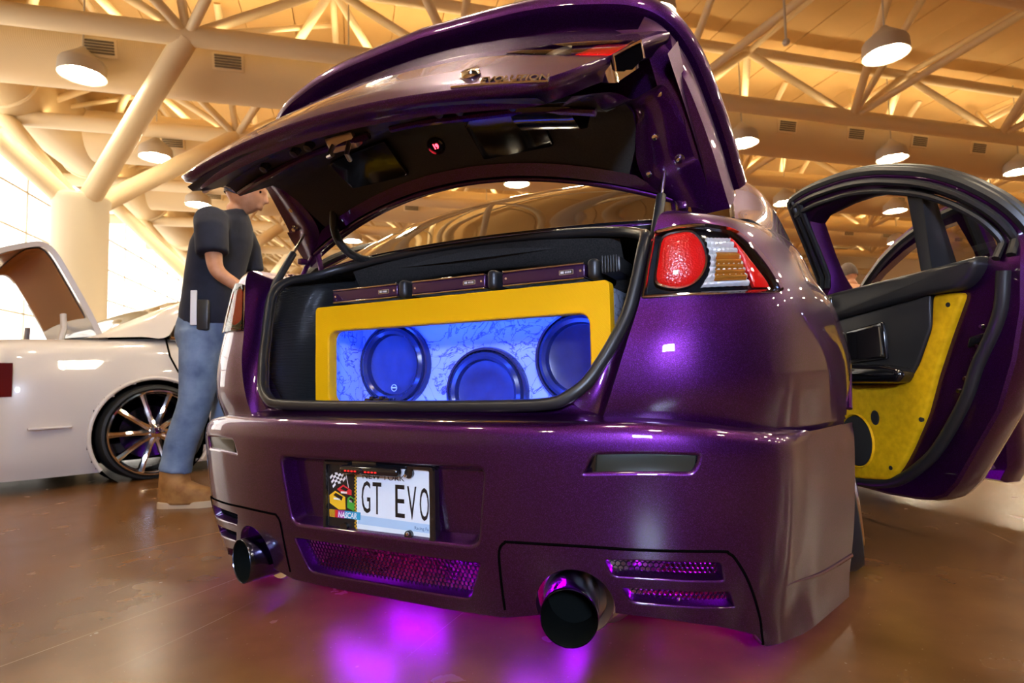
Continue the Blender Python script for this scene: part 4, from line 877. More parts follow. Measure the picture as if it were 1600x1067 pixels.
# ------------------------------------------------------------------ subwoofer box in the trunk
BL = (0, .43, .50)
box = thing('subwoofer_enclosure', 'yellow-faced subwoofer box lit blue inside the violet trunk', 'speaker box', BL); BASE[box.name] = BL
BX, BZ0, BZ1 = .467, .502, .820
out_ = rrect(-BX, BZ0, BX, BZ1, .012, 3); opn = rrect(-.420, .522, .420, .750, .034, 8)
fy = lambda x, z, h: (x, .293-h, z)
# face board with a rolled opening
def faceS(U, V): return np.stack([U, np.full(np.shape(U), .293), V], -1)
fv, ff = patch(faceS, dense(out_, .03), [dense(opn, .012)], .03, .03)
q = MB().add(fv, ff); O = dense(opn, .012)
q.loft([[fy(*p, -.006*(1-math.cos(a))) for p in inset(O, .006*math.sin(a))] for a in np.linspace(0, PI/2, 5)]+[[fy(*p, -.034) for p in inset(O, .006)]])
D_ = dense(out_, .03); q.loft([[fy(*p, 0) for p in D_], [fy(*p, -.035) for p in D_]])
q.build('face_board', 'yellow', box, ang=50, label='yellow vinyl face board')
q = MB(); yb = .505; BW = .462
q.add([(-BW, .327, BZ0), (BW, .327, BZ0), (BW, yb, BZ0), (-BW, yb, BZ0), (-BW, .327, BZ1-.012), (BW, .327, BZ1-.012), (BW, yb, BZ1-.012), (-BW, yb, BZ1-.012)], [(0, 1, 2, 3), (4, 5, 6, 7), (0, 3, 7, 4), (1, 2, 6, 5)])
q.build('box_walls', 'marble', box, smooth=False)
MB().box((0, yb+.01, (BZ0+BZ1)/2), (2*BW, .02, BZ1-BZ0-.01)).build('marbled_panel', 'marble', box, smooth=False, label='white panel with dark marbled veins')
for x, z in ((-.322, .642), (.019, .549), (.322, .642)):
    c = (x, yb, z)
    zc = z
    s_ = MB().lathe([(.138, 0), (.138, -.012), (.135, -.022), (.129, -.022), (.126, -.014)], c, (0, 1, 0), 56)
    # keep to what shows above the box floor
    so = s_.build('subwoofer', 'surround', box, label='round subwoofer lit blue')
    MB().lathe([(.126, -.014), (.121, -.028), (.111, -.034), (.101, -.028), (.096, -.012)], c, (0, 1, 0), 48).build('surround_roll', 'surround', so)
    MB().lathe([(.096, -.012), (.092, -.010), (.06, -.004), (.0, -.001)], c, (0, 1, 0), 48).build('cone', 'speaker', so)
    bd = MB().lathe([(.0105, -.012), (.0120, -.014), (.0105, -.016), (.0090, -.014), (.0105, -.012)], (x, yb, z-.075), (0, 1, 0), 20); bd.box((x, yb-.014, z-.0745), (.016, .003, .004), .001)
    bd.build('cone_badge', 'p_white', so, label='small round badge')
q = MB()
q.box((0, .325, .768), (.80, .006, .008), .001); q.box((0, .325, .512), (.80, .006, .008), .001)
q.box((-.436, .325, .64), (.006, .006, .20), .001); q.box((.436, .325, .64), (.006, .006, .20), .001)
q.build('blue_light_strip', 'led_blue', box)
# ------------------------------------------------------------------ three amplifiers on the box
for x0, x1, cx, lab in ((-.415, -.168, -.146, 'violet amplifier on the yellow box, at the trunk corner with the hose'), (-.118, .122, .145, 'violet amplifier on the yellow box, middle one of the three'), (.172, .402, .424, 'violet amplifier on the yellow box, nearest the large tail lamp')):
    L_ = ((x0+x1)/2, .40, BZ1)
    am = thing('amplifier', lab, 'amplifier', L_, group='amplifiers on the subwoofer box'); BASE[am.name] = L_
    ml = (x0+x1)/2; w_ = x1-x0
    MB().box((ml, .395, .852), (w_, .17, .034), .004, seg=3).build('body', 'amp', am)
    q = MB(); q.box((ml, .394, .8705), (w_-.004, .172, .005), .0022, seg=3); q.box((ml, .394, .8335), (w_-.004, .172, .005), .0022, seg=3); q.build('chrome_edge', 'chrome', am)
    q = MB(); q.box((cx, .385, .853), (.030, .17, .052), .013, seg=4)
    for i in range(0): pass
    q.build('end_cap', 'black', am)
    bp_ = lambda x, z, h: (x, .3096-h, z)
    q = MB().prism(rrect(x1-.068, .8455, x1-.030, .8575, .001, 1), bp_, 0, .001); q.build('badge', 'steel', am)
    MB().prism(rrect(x1-.066, .8470, x1-.032, .8560, .001, 1), bp_, .001, .0013).build('badge_field', 'ink', am)
    q = MB().prism([(x1-.064, .8485), (x1-.055, .8485), (x1-.055, .8545), (x1-.064, .8545)], bp_, .0013, .0016)
    for i in range(4): q.prism([(x1-.052+i*.0045, .849), (x1-.0490+i*.0045, .849), (x1-.0490+i*.0045, .854), (x1-.052+i*.0045, .854)], bp_, .0013, .0016)
    q.build('badge_mark', 'p_white', am, smooth=False)
    for xs in (x0+.012, x1-.012): MB().lathe([(0, .001), (.003, .0008), (.0035, 0)], (xs, .3098, .852), (0, -1, 0), 10).build('screw', 'chrome', am)
q = MB(); q.box((.464, .385, .862), (.048, .13, .040), .006)
for i in range(6): q.box((.446+i*.007, .316, .862), (.004, .012, .042), .001)
q.build('finned_terminal', 'black', am)
# ------------------------------------------------------------------ open doors (a along the door from its hinge, z up, h towards the cabin side)
def door_frame(H, ang):
    a = math.radians(ang); D = np.array([math.sin(a), -math.cos(a)]); N = np.array([-math.cos(a), -math.sin(a)])
    
    def fn(s, z, h):
        h = h*(1-.58*min(1.0, max(0.0, (z-.92)/.05)))+.42*max(0.0, z-.92)                  # the upper frame leans in towards the roof
        return (H[0]+D[0]*s+N[0]*h, H[1]+D[1]*s+N[1]*h, z)
    return fn
def flip(fn): return lambda s, z, h: (lambda p: (-p[0], p[1], p[2]))(fn(s, z, h))
RD_OUT = [(.03, .16), (.03, .50), (.05, .75), (.095, .90), (.105, 1.10), (.112, 1.30), (.125, 1.328), (.18, 1.338), (.26, 1.341), (.339, 1.337), (.42, 1.330), (.492, 1.318), (.57, 1.298), (.639, 1.273), (.70, 1.248), (.759, 1.217), (.81, 1.182), (.855, 1.143), (.913, 1.075), (.948, 1.00), (.962, .90), (.950, .76), (.915, .61), (.861, .463), (.774, .325), (.705, .215), (.660, .167), (.610, .144), (.54, .133), (.427, .127), (.278, .130), (.15, .135), (.05, .14)]
RD_WIN = [(.190, .913), (.190, 1.08), (.205, 1.215), (.25, 1.236), (.387, 1.243), (.48, 1.239), (.586, 1.222), (.678, 1.197), (.735, 1.164), (.784, 1.125), (.820, 1.085), (.845, 1.045), (.858, 1.00), (.857, .965), (.844, .935), (.645, .926), (.30, .917)]
def make_rear_door(sx):
    fn = door_frame((.97, 1.92), 36.0); fn = fn if sx > 0 else flip(fn)
    O = dense(RD_OUT, .035); Wd = dense(RD_WIN, .035)
    Z = lambda h: (lambda U, V: np.array([fn(a, b_, h) for a, b_ in zip(U, V)]))
    q = MB()
    for h in (0.085, -.045):
        fv, ff = patch(Z(h), inset(O, .012 if h > 0 else .024), [Wd if h < 0 else inset(Wd, -.018)], .05, .05); q.add(fv, ff)
    q.loft([[fn(*p, .085) for p in inset(O, .012)], [fn(*p, .078) for p in inset(O, .003)], [fn(*p, .060) for p in O], [fn(*p, .010) for p in O], [fn(*p, -.03) for p in inset(O, .014)], [fn(*p, -.045) for p in inset(O, .024)]])
    W1 = inset(Wd, -.018); q.loft([[fn(*p, .085) for p in W1], [fn(*p, .02) for p in Wd], [fn(*p, -.045) for p in Wd]])
    d = q.build('rear_door', 'paint', car, ang=40, label='open rear door with black and yellow card')
    MB().add(*patch(Z(-.002), dense([(.648, .926), (.69, 1.190), (.735, 1.164), (.784, 1.125), (.820, 1.085), (.845, 1.045), (.858, 1.00), (.857, .965), (.844, .935)], .04), [], .08, .08)).build('quarter_glass', 'window', d)
    MB().prism([(.20, .915), (.62, .924), (.62, .934), (.20, .925)], fn, -.006, .0).build('lowered_glass', 'window', d)
    P = [(.655, 1.210), (.705, 1.185), (.665, .925), (.620, .925)]
    MB().prism(P, fn, -.03, .088, .006).build('window_divider', 'black', d)
    q = MB(); k = [p for p in cr(RD_OUT[3:21], 4)]
    q.tube([fn(p[0], p[1], .010) for p in inset(k, -.010)[1:-1]], .020, 8); q.tube([fn(p[0], p[1], .050) for p in inset(k, -.004)[1:-1]], .018, 8); q.tube([fn(p[0], p[1], .088) for p in inset(k, .032)[1:-1]], .013, 8); q.tube([fn(p[0], p[1], .10) for p in inset(k, .066)[1:-1]], .011, 8)
    q.build('frame_seal', 'rubber', d)
    ws = cr([(.905, .88), (.882, .749), (.805, .603), (.755, .489), (.654, .335), (.577, .258), (.48, .192), (.38, .165), (.25, .155), (.10, .155)], 6)
    q = MB().tube([fn(p[0], p[1], .088) for p in ws], .020, 10); ws2 = cr([(.935, .80), (.895, .60), (.840, .46), (.750, .325), (.670, .21), (.60, .165), (.42, .145), (.10, .145)], 6); q.tube([fn(p[0], p[1], .070) for p in ws2], .010, 8)
    q.build('door_seal', 'rubber', d)
    # card: belt moulding, dark panel, armrest, yellow panel
    belt = roundpoly([(.118, .900), (.25, .912), (.645, .926), (.855, .938), (.858, .905), (.83, .865), (.79, .840), (.68, .840), (.42, .815), (.22, .795), (.118, .785)], .02, 3)
    MB().prism(dense(belt, .03), fn, .085, .135, .018).build('belt_moulding', 'black', d)
    card = [(.10, .80), (.22, .81), (.42, .83), (.675, .845), (.670, .735), (.607, .61), (.573, .553), (.40, .535), (.23, .535), (.10, .535)]
    MB().prism(dense(card, .03), fn, .085, .112, .008).build('door_card', 'black', d)
    arm = [(.10, .545), (.57, .545), (.592, .575), (.58, .598), (.50, .612), (.36, .620), (.22, .612), (.10, .61)]
    MB().prism(dense(roundpoly(arm, .012, 3), .03), fn, .10, .165, .022).build('armrest', 'gloss_black', d)
    yel = roundpoly([(.680, .842), (.789, .832), (.727, .702), (.670, .574), (.620, .439), (.555, .32), (.512, .252), (.455, .186), (.228, .162), (.08, .160), (.08, .540), (.23, .540), (.562, .548), (.610, .612), (.666, .729)], .02, 3)
    MB().prism(dense(yel, .03), fn, .082, .106, .010).build('yellow_panel', 'yellow2', d, label='yellow lower door panel')
    MB().prism(circ((.309, .318), .081, 40, .098), fn, .100, .112, .006).build('door_speaker', 'cloth', d)
    q = MB(); q.loft([[fn(*p, .104) for p in circ((.309, .318), .090, 40, .107)], [fn(*p, .114) for p in circ((.309, .318), .086, 40, .103)], [fn(*p, .104) for p in circ((.309, .318), .080, 40, .097)]]); q.build('speaker_ring', 'yellow2', d)
    MB().prism(circ((.407, .414), .020, 20, .028), fn, .100, .109, .003).build('tweeter', 'cloth', d)
    for p in ((.735, .80), (.605, .42), (.465, .235)): MB().prism(circ(p, .008, 12), fn, .100, .1075).build('panel_clip', 'black', d)
    S4 = [(.318, .634), (.482, .643), (.474, .758), (.313, .739)]
    q = MB().prism(roundpoly(inset(S4, -.012), .01, 3), fn, .105, .122, .005); sb = q.build('screen_bezel', 'gloss_black', d)
    MB().prism(S4, fn, .122, .1235).build('door_screen', 'screen', d)
    MB().prism([(.472, .650), (.480, .650), (.473, .754), (.467, .752)], fn, .1236, .1242).build('screen_edge', 'steel', d)
    q = MB().prism(roundpoly([(.150, .820), (.255, .832), (.258, .900), (.152, .890)], .015, 3), fn, .130, .142, .006); q.build('handle_cup', 'gloss_black', d)
    MB().tube([fn(.165, .842, .145), fn(.20, .850, .155), (fn(.242, .866, .158)), fn(.247, .888, .156)], [.006, .008, .009, .007], 10).build('door_handle', 'chrome', d)
    for s_, z_ in ((.825, .72), (.81, .66), (.79, .62), (.76, .56), (.735, .52)): MB().lathe([(0, .008), (.006, .008), (.009, 0)], fn(s_, z_, .086), tuple(np.array(fn(0, 0, 1))-np.array(fn(0, 0, 0))), 10).build('jamb_bolt', 'chrome', d)
    MB().prism(roundpoly([(.78, .655), (.835, .675), (.84, .70), (.79, .69)], .008, 3), fn, .086, .098, .003).build('door_latch', 'gloss_black', d)
    MB().prism(roundpoly([(.62, .78), (.80, .80), (.80, .83), (.62, .81)], .01, 3), fn, -.046, -.075, .008).build('outer_handle', 'paint', d)
FD_OUT = [(.02, .14), (.02, .60), (.05, .90), (.20, .935), (.34, .965), (.424, 1.01), (.55, 1.10), (.659, 1.168), (.77, 1.222), (.873, 1.26), (.98, 1.290), (1.074, 1.305), (1.14, 1.31), (1.165, 1.28), (1.168, 1.0), (1.168, .5), (1.155, .18), (1.12, .112), (.6, .11), (.10, .12)]
FD_WIN = [(.38, .93), (.516, 1.025), (.62, 1.085), (.712, 1.127), (.80, 1.165), (.894, 1.196), (1.0, 1.222), (1.08, 1.228), (1.10, 1.10), (1.10, .94)]
def make_front_door(sx):
    fn = door_frame((.95, 2.95), 40.0); fn = fn if sx > 0 else flip(fn)
    O = dense(FD_OUT, .035); Wd = dense(FD_WIN, .035)
    Z = lambda h: (lambda U, V: np.array([fn(a, b_, h) for a, b_ in zip(U, V)]))
    q = MB()
    for h in (0.07, -.045):
        fv, ff = patch(Z(h), inset(O, .010), [Wd], .06, .06); q.add(fv, ff)
    q.loft([[fn(*p, .07) for p in inset(O, .010)], [fn(*p, .05) for p in O], [fn(*p, -.03) for p in O], [fn(*p, -.045) for p in inset(O, .010)]]); q.loft([[fn(*p, .07) for p in Wd], [fn(*p, -.045) for p in Wd]])
    d = q.build('front_door', 'paint', car, ang=40, label='open front door behind the rear door')
    MB().prism([(.40, .928), (1.09, .936), (1.09, .944), (.42, .936)], fn, -.006, .0).build('lowered_glass', 'window', d)
    MB().tube([fn(p[0], p[1], .072) for p in inset([tuple(x) for x in cr(FD_OUT[2:15], 4)], .03)[1:-1]], .020, 8).build('frame_seal', 'rubber', d)
    MB().prism(dense(roundpoly([(.10, .90), (1.08, .92), (1.05, .40), (.95, .20), (.10, .18)], .04, 3), .05), fn, .07, .105, .01).build('door_card', 'black', d)
    q = MB(); q.prism([(1.105, .36), (1.125, .36), (1.125, .44), (1.105, .44)], fn, .07, .074); q.prism([(1.03, .24), (1.05, .25), (1.10, .17), (1.085, .16)], fn, .07, .075); q.build('jamb_plate', 'steel', d)
    MB().prism(circ((1.135, .455), .006, 10), fn, .07, .075).build('door_lamp', mat('green_led', (0, .2, 0), .4, emit=(0.1, 1, 0.2), es=3), d)
for sx in (1, -1): make_rear_door(sx); make_front_door(sx)
# ------------------------------------------------------------------ the hall (s along the trusses, d across them, from under the camera)
HH = math.radians(48.8); E1 = np.array([math.sin(HH), math.cos(HH), 0]); E0 = np.array([-math.cos(HH), math.sin(HH), 0]); O_ = np.array([CAM[0], CAM[1], 0])
def hall(s, d, z): return tuple(O_+E1*s+E0*d+np.array([0, 0, z]))
SMIN, SMAX, DMIN, DMAX, ZC = -9.8, 34.0, -14.0, 48.0, 9.6
def slab_h(name, s0, s1, d0, d1, z0, z1, m, parent=None, **k):
    c = [(s0, d0), (s1, d0), (s1, d1), (s0, d1)]
    return obj(name, [hall(s, d, z) for z in (z0, z1) for s, d in c], [(0, 1, 2, 3), (4, 5, 6, 7), (0, 1, 5, 4), (1, 2, 6, 5), (2, 3, 7, 6), (3, 0, 4, 7)], m, parent, smooth=False, **k)
tag(slab_h('floor', SMIN, SMAX, DMIN, DMAX, -.2, 0, 'floor'), kind='structure', label='polished brown concrete floor with pale scratches')
ceil = tag(slab_h('ceiling', SMIN, SMAX, DMIN, DMAX, ZC+.06, ZC+.2, 'deck'), kind='structure', label='cream metal deck roof of the hall')
for i in range(37):
    s0 = SMIN+i*1.19; slab_h('deck_panel', s0+.012, min(SMAX, s0+1.178), DMIN, DMAX, ZC+.01*(i % 2), ZC+.07, 'deck', ceil)
tag(slab_h('wall_right', SMAX, SMAX+.2, DMIN, DMAX, 0, ZC, 'wall'), kind='structure', label='plain tan far wall of the hall')
tag(slab_h('wall_back', SMIN, SMAX, DMIN-.2, DMIN, 0, ZC, 'back_wall'), kind='structure', label='dark draped wall behind the viewer')
tag(slab_h('wall_front', SMIN, SMAX, DMAX, DMAX+.2, 0, ZC, 'wall'), kind='structure', label='tan end wall far down the hall')
# glazed wall on the daylight side
win = tag(slab_h('window_1', SMIN-.10, SMIN-.04, 9.0, DMAX, -.0, .35, 'mullion'), kind='structure', label='tall glazed wall blown out by daylight')
tag(slab_h('wall_left', SMIN-.2, SMIN, DMIN, 9.0, 0, ZC, 'wall'), kind='structure', label='tan wall beside the glazing')
pane_me = None
nd_, nz_ = 20, 6; pd, pz = (DMAX-9.0)/nd_, (7.9-.35)/nz_
for i in range(nd_):
    for j in range(nz_):
        if pane_me is None:
            o = obj('pane', [(-pd/2+.03, -.01, -pz/2+.03), (pd/2-.03, -.01, -pz/2+.03), (pd/2-.03, -.01, pz/2-.03), (-pd/2+.03, -.01, pz/2-.03), (-pd/2+.03, .01, -pz/2+.03), (pd/2-.03, .01, -pz/2+.03), (pd/2-.03, .01, pz/2-.03), (-pd/2+.03, .01, pz/2-.03)], [(0, 1, 2, 3), (4, 5, 6, 7), (0, 1, 5, 4), (1, 2, 6, 5), (2, 3, 7, 6), (3, 0, 4, 7)], 'day', None, smooth=False); pane_me = o.data
            o.parent = win
        else: o = bpy.data.objects.new('pane', pane_me); link(o, win)
        o.location = hall(SMIN-.07, 9.0+(i+.5)*pd, .35+(j+.5)*pz); o.rotation_euler = (0, 0, math.atan2(E0[1], E0[0]))
for i in range(nd_+1): slab_h('mullion', SMIN-.11, SMIN-.02, 9.0+i*pd-.035, 9.0+i*pd+.035, 0, 7.95, 'mullion', win)
for j in range(nz_+1): slab_h('mullion', SMIN-.11, SMIN-.02, 9.0, DMAX, .35+j*pz-.03, .35+j*pz+.03, 'mullion', win)
slab_h('lintel', SMIN-.2, SMIN, 9.0, DMAX, 7.93, ZC, 'wall', win)
# space-frame trusses of round tube
unit = bpy.data.meshes.new('truss_tube'); _q = MB().lathe([(0, 0), (1, 0), (1, 1), (0, 1)], seg=14)
unit.from_pydata(_q.v, [], _q.f); unit.polygons.foreach_set('use_smooth', [True]*len(unit.polygons)); unit.set_sharp_from_angle(angle=math.radians(40)); unit.materials.append(M['truss'])
def rod(name, a, b_, r, parent, base=None):
    a, b_ = Vector(a), Vector(b_); o = bpy.data.objects.new(name, unit); col.objects.link(o); o.parent = parent
    if base is not None: o.matrix_parent_inverse = Matrix.Translation(-Vector(base))
    o.matrix_basis = Matrix.Translation(a) @ (b_-a).to_track_quat('Z', 'Y').to_matrix().to_4x4() @ Matrix.Diagonal((r, r, (b_-a).length, 1))
    return o
PITCH_D, PITCH_S, ZB, ZT = 4.75, 5.35, 7.4, 9.25
for k in range(-3, 7):
    d0 = 12.0+PITCH_D*k; dt = d0+.65; dn = dt-PITCH_D; base = hall(0, d0, ZB)
    t = bpy.data.objects.new('roof_truss', None); t.location = base; t.empty_display_size = .3; col.objects.link(t)
    tag(t, ('nearest' if k == 0 else 'next' if k == 1 else 'further' if k > 1 else 'overhead')+' cream tube roof truss with diagonal struts'+(', row %d away from the cars' % k if k > 1 else ', over the viewer, row %d back' % -k if k < 0 else ''), 'truss', kind='structure')
    slab_h('added_fill_strip', SMIN+.5, SMAX-.5, d0-.02, d0+.08, ZB+.165, ZB+.190, 'ceiling_fill', t).matrix_parent_inverse = Matrix.Translation(-Vector(base))  # added light, hidden on top of the chord, brightens the deck
    rod('chord', hall(SMIN, d0, ZB), hall(SMAX, d0, ZB), .20, t, base); rod('top_chord', hall(SMIN, dt, ZT), hall(SMAX, dt, ZT), .14, t, base)
    for n in range(-2, 8):
        s = -3.16+PITCH_S*n
        if s < SMIN or s > SMAX: continue
        for ds in (-PITCH_S/2, PITCH_S/2):
            if not SMIN < s+ds < SMAX: continue
            rod('strut', hall(s, d0, ZB), hall(s+ds, dt, ZT), .095, t, base); rod('strut', hall(s, d0, ZB), hall(s+ds, dn, ZT), .095, t, base)
        rod('post', hall(s, d0, ZB), hall(s, dn+PITCH_D*.35, ZC), .085, t, base)
        rod('cross_tube', hall(s+PITCH_S/2, dt, ZT), hall(s+PITCH_S/2, dn, ZT), .075, t, base)
        rod('brace', hall(s, d0, ZB), hall(s+PITCH_S/2, d0+PITCH_D*.5, ZC-.1), .06, t, base)
# columns with four branching arms
for j, d in enumerate((14.4, 23.9, 33.4)):
    s = -5.84; base = hall(s, d, 0)
    c = thing('branching_column', ['thick cream column with four arms, left of the man', 'cream column standing behind the thick one', 'cream column furthest along the glazed wall'][j], 'column', base); c['kind'] = 'structure'; BASE[c.name] = base
    MB().lathe([(.56, 0), (.52, .1), (.52, 4.55), (.55, 4.60), (.55, 4.72), (.50, 4.78), (0, 4.80)], base, (0, 0, 1), 40).build('shaft', 'column', c)
    for ss in (-1, 1):
        for dd in (-2.4, 2.37): rod('arm', hall(s+ss*.12, d+math.copysign(.12, dd), 4.55), hall(s+ss*2.68, d+dd, ZB), .215, c, base)
# round ducts with grilles
for j, d in enumerate((13.6, 18.35, 23.1)):
    base = hall(4, d, 7.6); q = MB()
    du = thing('air_duct', ['wide round cream air duct nearest the cars', 'second round cream air duct', 'third round cream air duct, far down the hall'][j], 'duct', base); du['kind'] = 'structure'; BASE[du.name] = base
    rr = .70
    MB().tube([hall(s, d, 7.6+(.0 if j == 0 else .1)) for s in np.linspace(-7.2, SMAX, 30)], rr, 36).build('duct_tube', 'duct', du)
    slab_h('added_fill_strip', -6.5, SMAX-.5, d-.08, d+.08, 8.28+(0 if j == 0 else .1), 8.31+(0 if j == 0 else .1), 'ceiling_fill', du).matrix_parent_inverse = Matrix.Translation(-Vector(base))  # another added strip, out of sight on the duct, to light the deck
    for n in range(17):
        s = -2.62+2.37*(n-1)
        if s > SMAX-1: continue
        n_ = (-math.cos(.25)*E0-math.sin(.25)*np.array([0, 0, 1.0])); c_ = np.array(hall(s, d, 7.62))+n_*(rr-.02); u_ = E1; v_ = np.cross(n_, u_); v_ = v_ if v_[2] > 0 else -v_
        R_ = Matrix(((u_[0], n_[0], v_[0]), (u_[1], n_[1], v_[1]), (u_[2], n_[2], v_[2])))
        g = MB().box(c_, (.62, .10, .36), .015, R_).build('grille', 'truss', du)
        q = MB()
        for w_ in range(5): q.box(tuple(c_+n_*.055+v_*(-.11+.055*w_)), (.52, .02, .040), .004, R_)
        q.build('slats', 'vent', g, kind='stuff')
base = hall(-8.2, 20, 7.9); du = thing('air_duct', 'large round duct running along the top of the glazed wall', 'duct', base); du['kind'] = 'structure'; BASE[du.name] = base
q = MB().tube([hall(-8.3, d, 8.2) for d in np.linspace(2, DMAX, 30)], .85, 32); q.build('duct_tube', 'duct', du)
for j in range(8): MB().tube([hall(-8.3+.86*math.cos(a), 6+5*j, 8.2+.86*math.sin(a)) for a in np.linspace(0, 2*PI, 25)], .05, 6).build('duct_band', 'truss', du)
# pendant lamps
LAMPS = {}
def lamp_label(k, j):
    v = {(0, 1): 'pendant lamp nearest on the left, above the thick column', (0, 2): 'second pendant lamp on the left, over the column arms', (0, 3): 'third pendant lamp on the left, just above the man',
         (3, 0): 'large pendant lamp at top right above the open doors', (4, 1): 'pendant lamp right above the open rear door', (3, 1): 'pendant lamp beside the tip of the raised spoiler', (5, 1): 'pendant lamp at the right edge of the picture',
         (4, 2): 'small pendant lamp between the roof and the open door', (5, 2): 'pendant lamp seen through the open rear door window'}
    return v.get((k, j))
first = None
for k in range(0, 7):
    for j in range(-3, 7):
        s, d = -5.25+5.1*k, 8.5+4.33*j; loc = hall(s, d, 6.8)
        lb = lamp_label(k, j); grp = None
        od = ['first', 'second', 'third', 'fourth', 'fifth', 'sixth', 'seventh']
        if lb is None:
            lb = ('dome lamp behind the viewer, %s row back, %s from the glazed wall' % (od[-j], od[k])) if j <= 0 else ('far dome lamp, %s row beyond the cars, %s from the glazed wall' % (od[j-1], od[k]))
            grp = 'lamps behind the viewer' if j <= 0 else 'far dome lamps'
        t = bpy.data.objects.new('pendant_lamp', None); t.location = loc; t.empty_display_size = .2; col.objects.link(t); tag(t, 'cream '+lb if not lb.startswith(('small', 'large')) else lb, 'lamp', 'pendant lamps of the hall' if grp is None else grp)
        if first is None:
            a = MB().lathe([(0, .05), (.36, .05), (.385, -.02), (.41, -.03), (.415, .0), (.40, .22), (.37, .27), (.10, .50), (.05, .56), (.0, .56)], seg=32).build('housing', 'lampshade', t)
            bl = [MB().lathe([(0, -.045), (.065, -.038), (.10, -.01), (.105, .03), (.0, .03)], (.20*math.cos(PI/4+i*PI/2), .20*math.sin(PI/4+i*PI/2), .012), (0, 0, 1), 10).build('bulb', 'bulb', t) for i in range(4)]; c_ = MB().tube([(0, 0, .55), (0, 0, ZC-6.8)], .018, 8).build('hanger_rod', 'lampshade', t)
            first = (a, *bl, c_)
        else:
            for p in first: c_ = p.copy(); col.objects.link(c_); c_.parent = t
b = hall(7.82, 8.62, 6.8); t = thing('hanging_ball', 'small pale ball hanging on a thin cable at top right', 'ball', b); BASE[t.name] = b
MB().lathe([(0, .07), (.05, .05), (.07, 0), (.05, -.05), (0, -.07)], b, (0, 0, 1), 16).build('ball', 'lampshade', t); MB().tube([hall(7.82, 8.62, 6.86), hall(7.82, 8.62, ZC)], .022, 8).build('cable', 'lampshade', t)
# ------------------------------------------------------------------ white car with its trunk up
WF = np.array([math.sin(math.radians(15)), math.cos(math.radians(15)), 0]); WR = np.array([WF[1], -WF[0], 0]); WO = np.array([-2.905, 1.309, 0])-WR*.80-WF*.95
def wc(x, y, z): return tuple(WO+WR*x+WF*y+np.array([0, 0, z]))
WB = wc(0, 2.2, 0)
wcar = thing('coupe', 'white low coupe with raised trunk lid and chrome wheels, behind the man', 'car', WB); BASE[wcar.name] = WB
PL_ = [(0, -.02), (.40, .0), (.62, .05), (.755, .15), (.82, .32), (.845, .60), (.865, .95), (.862, 1.4), (.85, 2.4), (.86, 3.6), (.78, 4.25), (.4, 4.45), (0, 4.5)]
lev = [(.07, -.05, 0), (.20, -.015, 0), (.42, 0, 0), (.60, -.006, 0), (.72, -.03, 0), (.80, -.055, .0), (.85, -.10, .0), (.875, -.16, .0)]
rows = []
for z, off, _ in lev:
    P = np.array(PL_, float); tn = np.gradient(P, axis=0); tn /= np.linalg.norm(tn, axis=1)[:, None]; nn = np.stack([tn[:, 1], -tn[:, 0]], -1); Q = P+nn*off
    Q[0, 0] = 0; Q[-1, 0] = 0; zz = z+np.interp(P[:, 1], [0, .6, 1.0, 2.4, 4.5], [0, .01, .03, .03, -.12])*(z > .5)
    rows.append([(Q[i, 0], Q[i, 1], zz[i]) for i in range(len(P))])
G = ctrl(np.array(rows), 40, 150)
keep = []
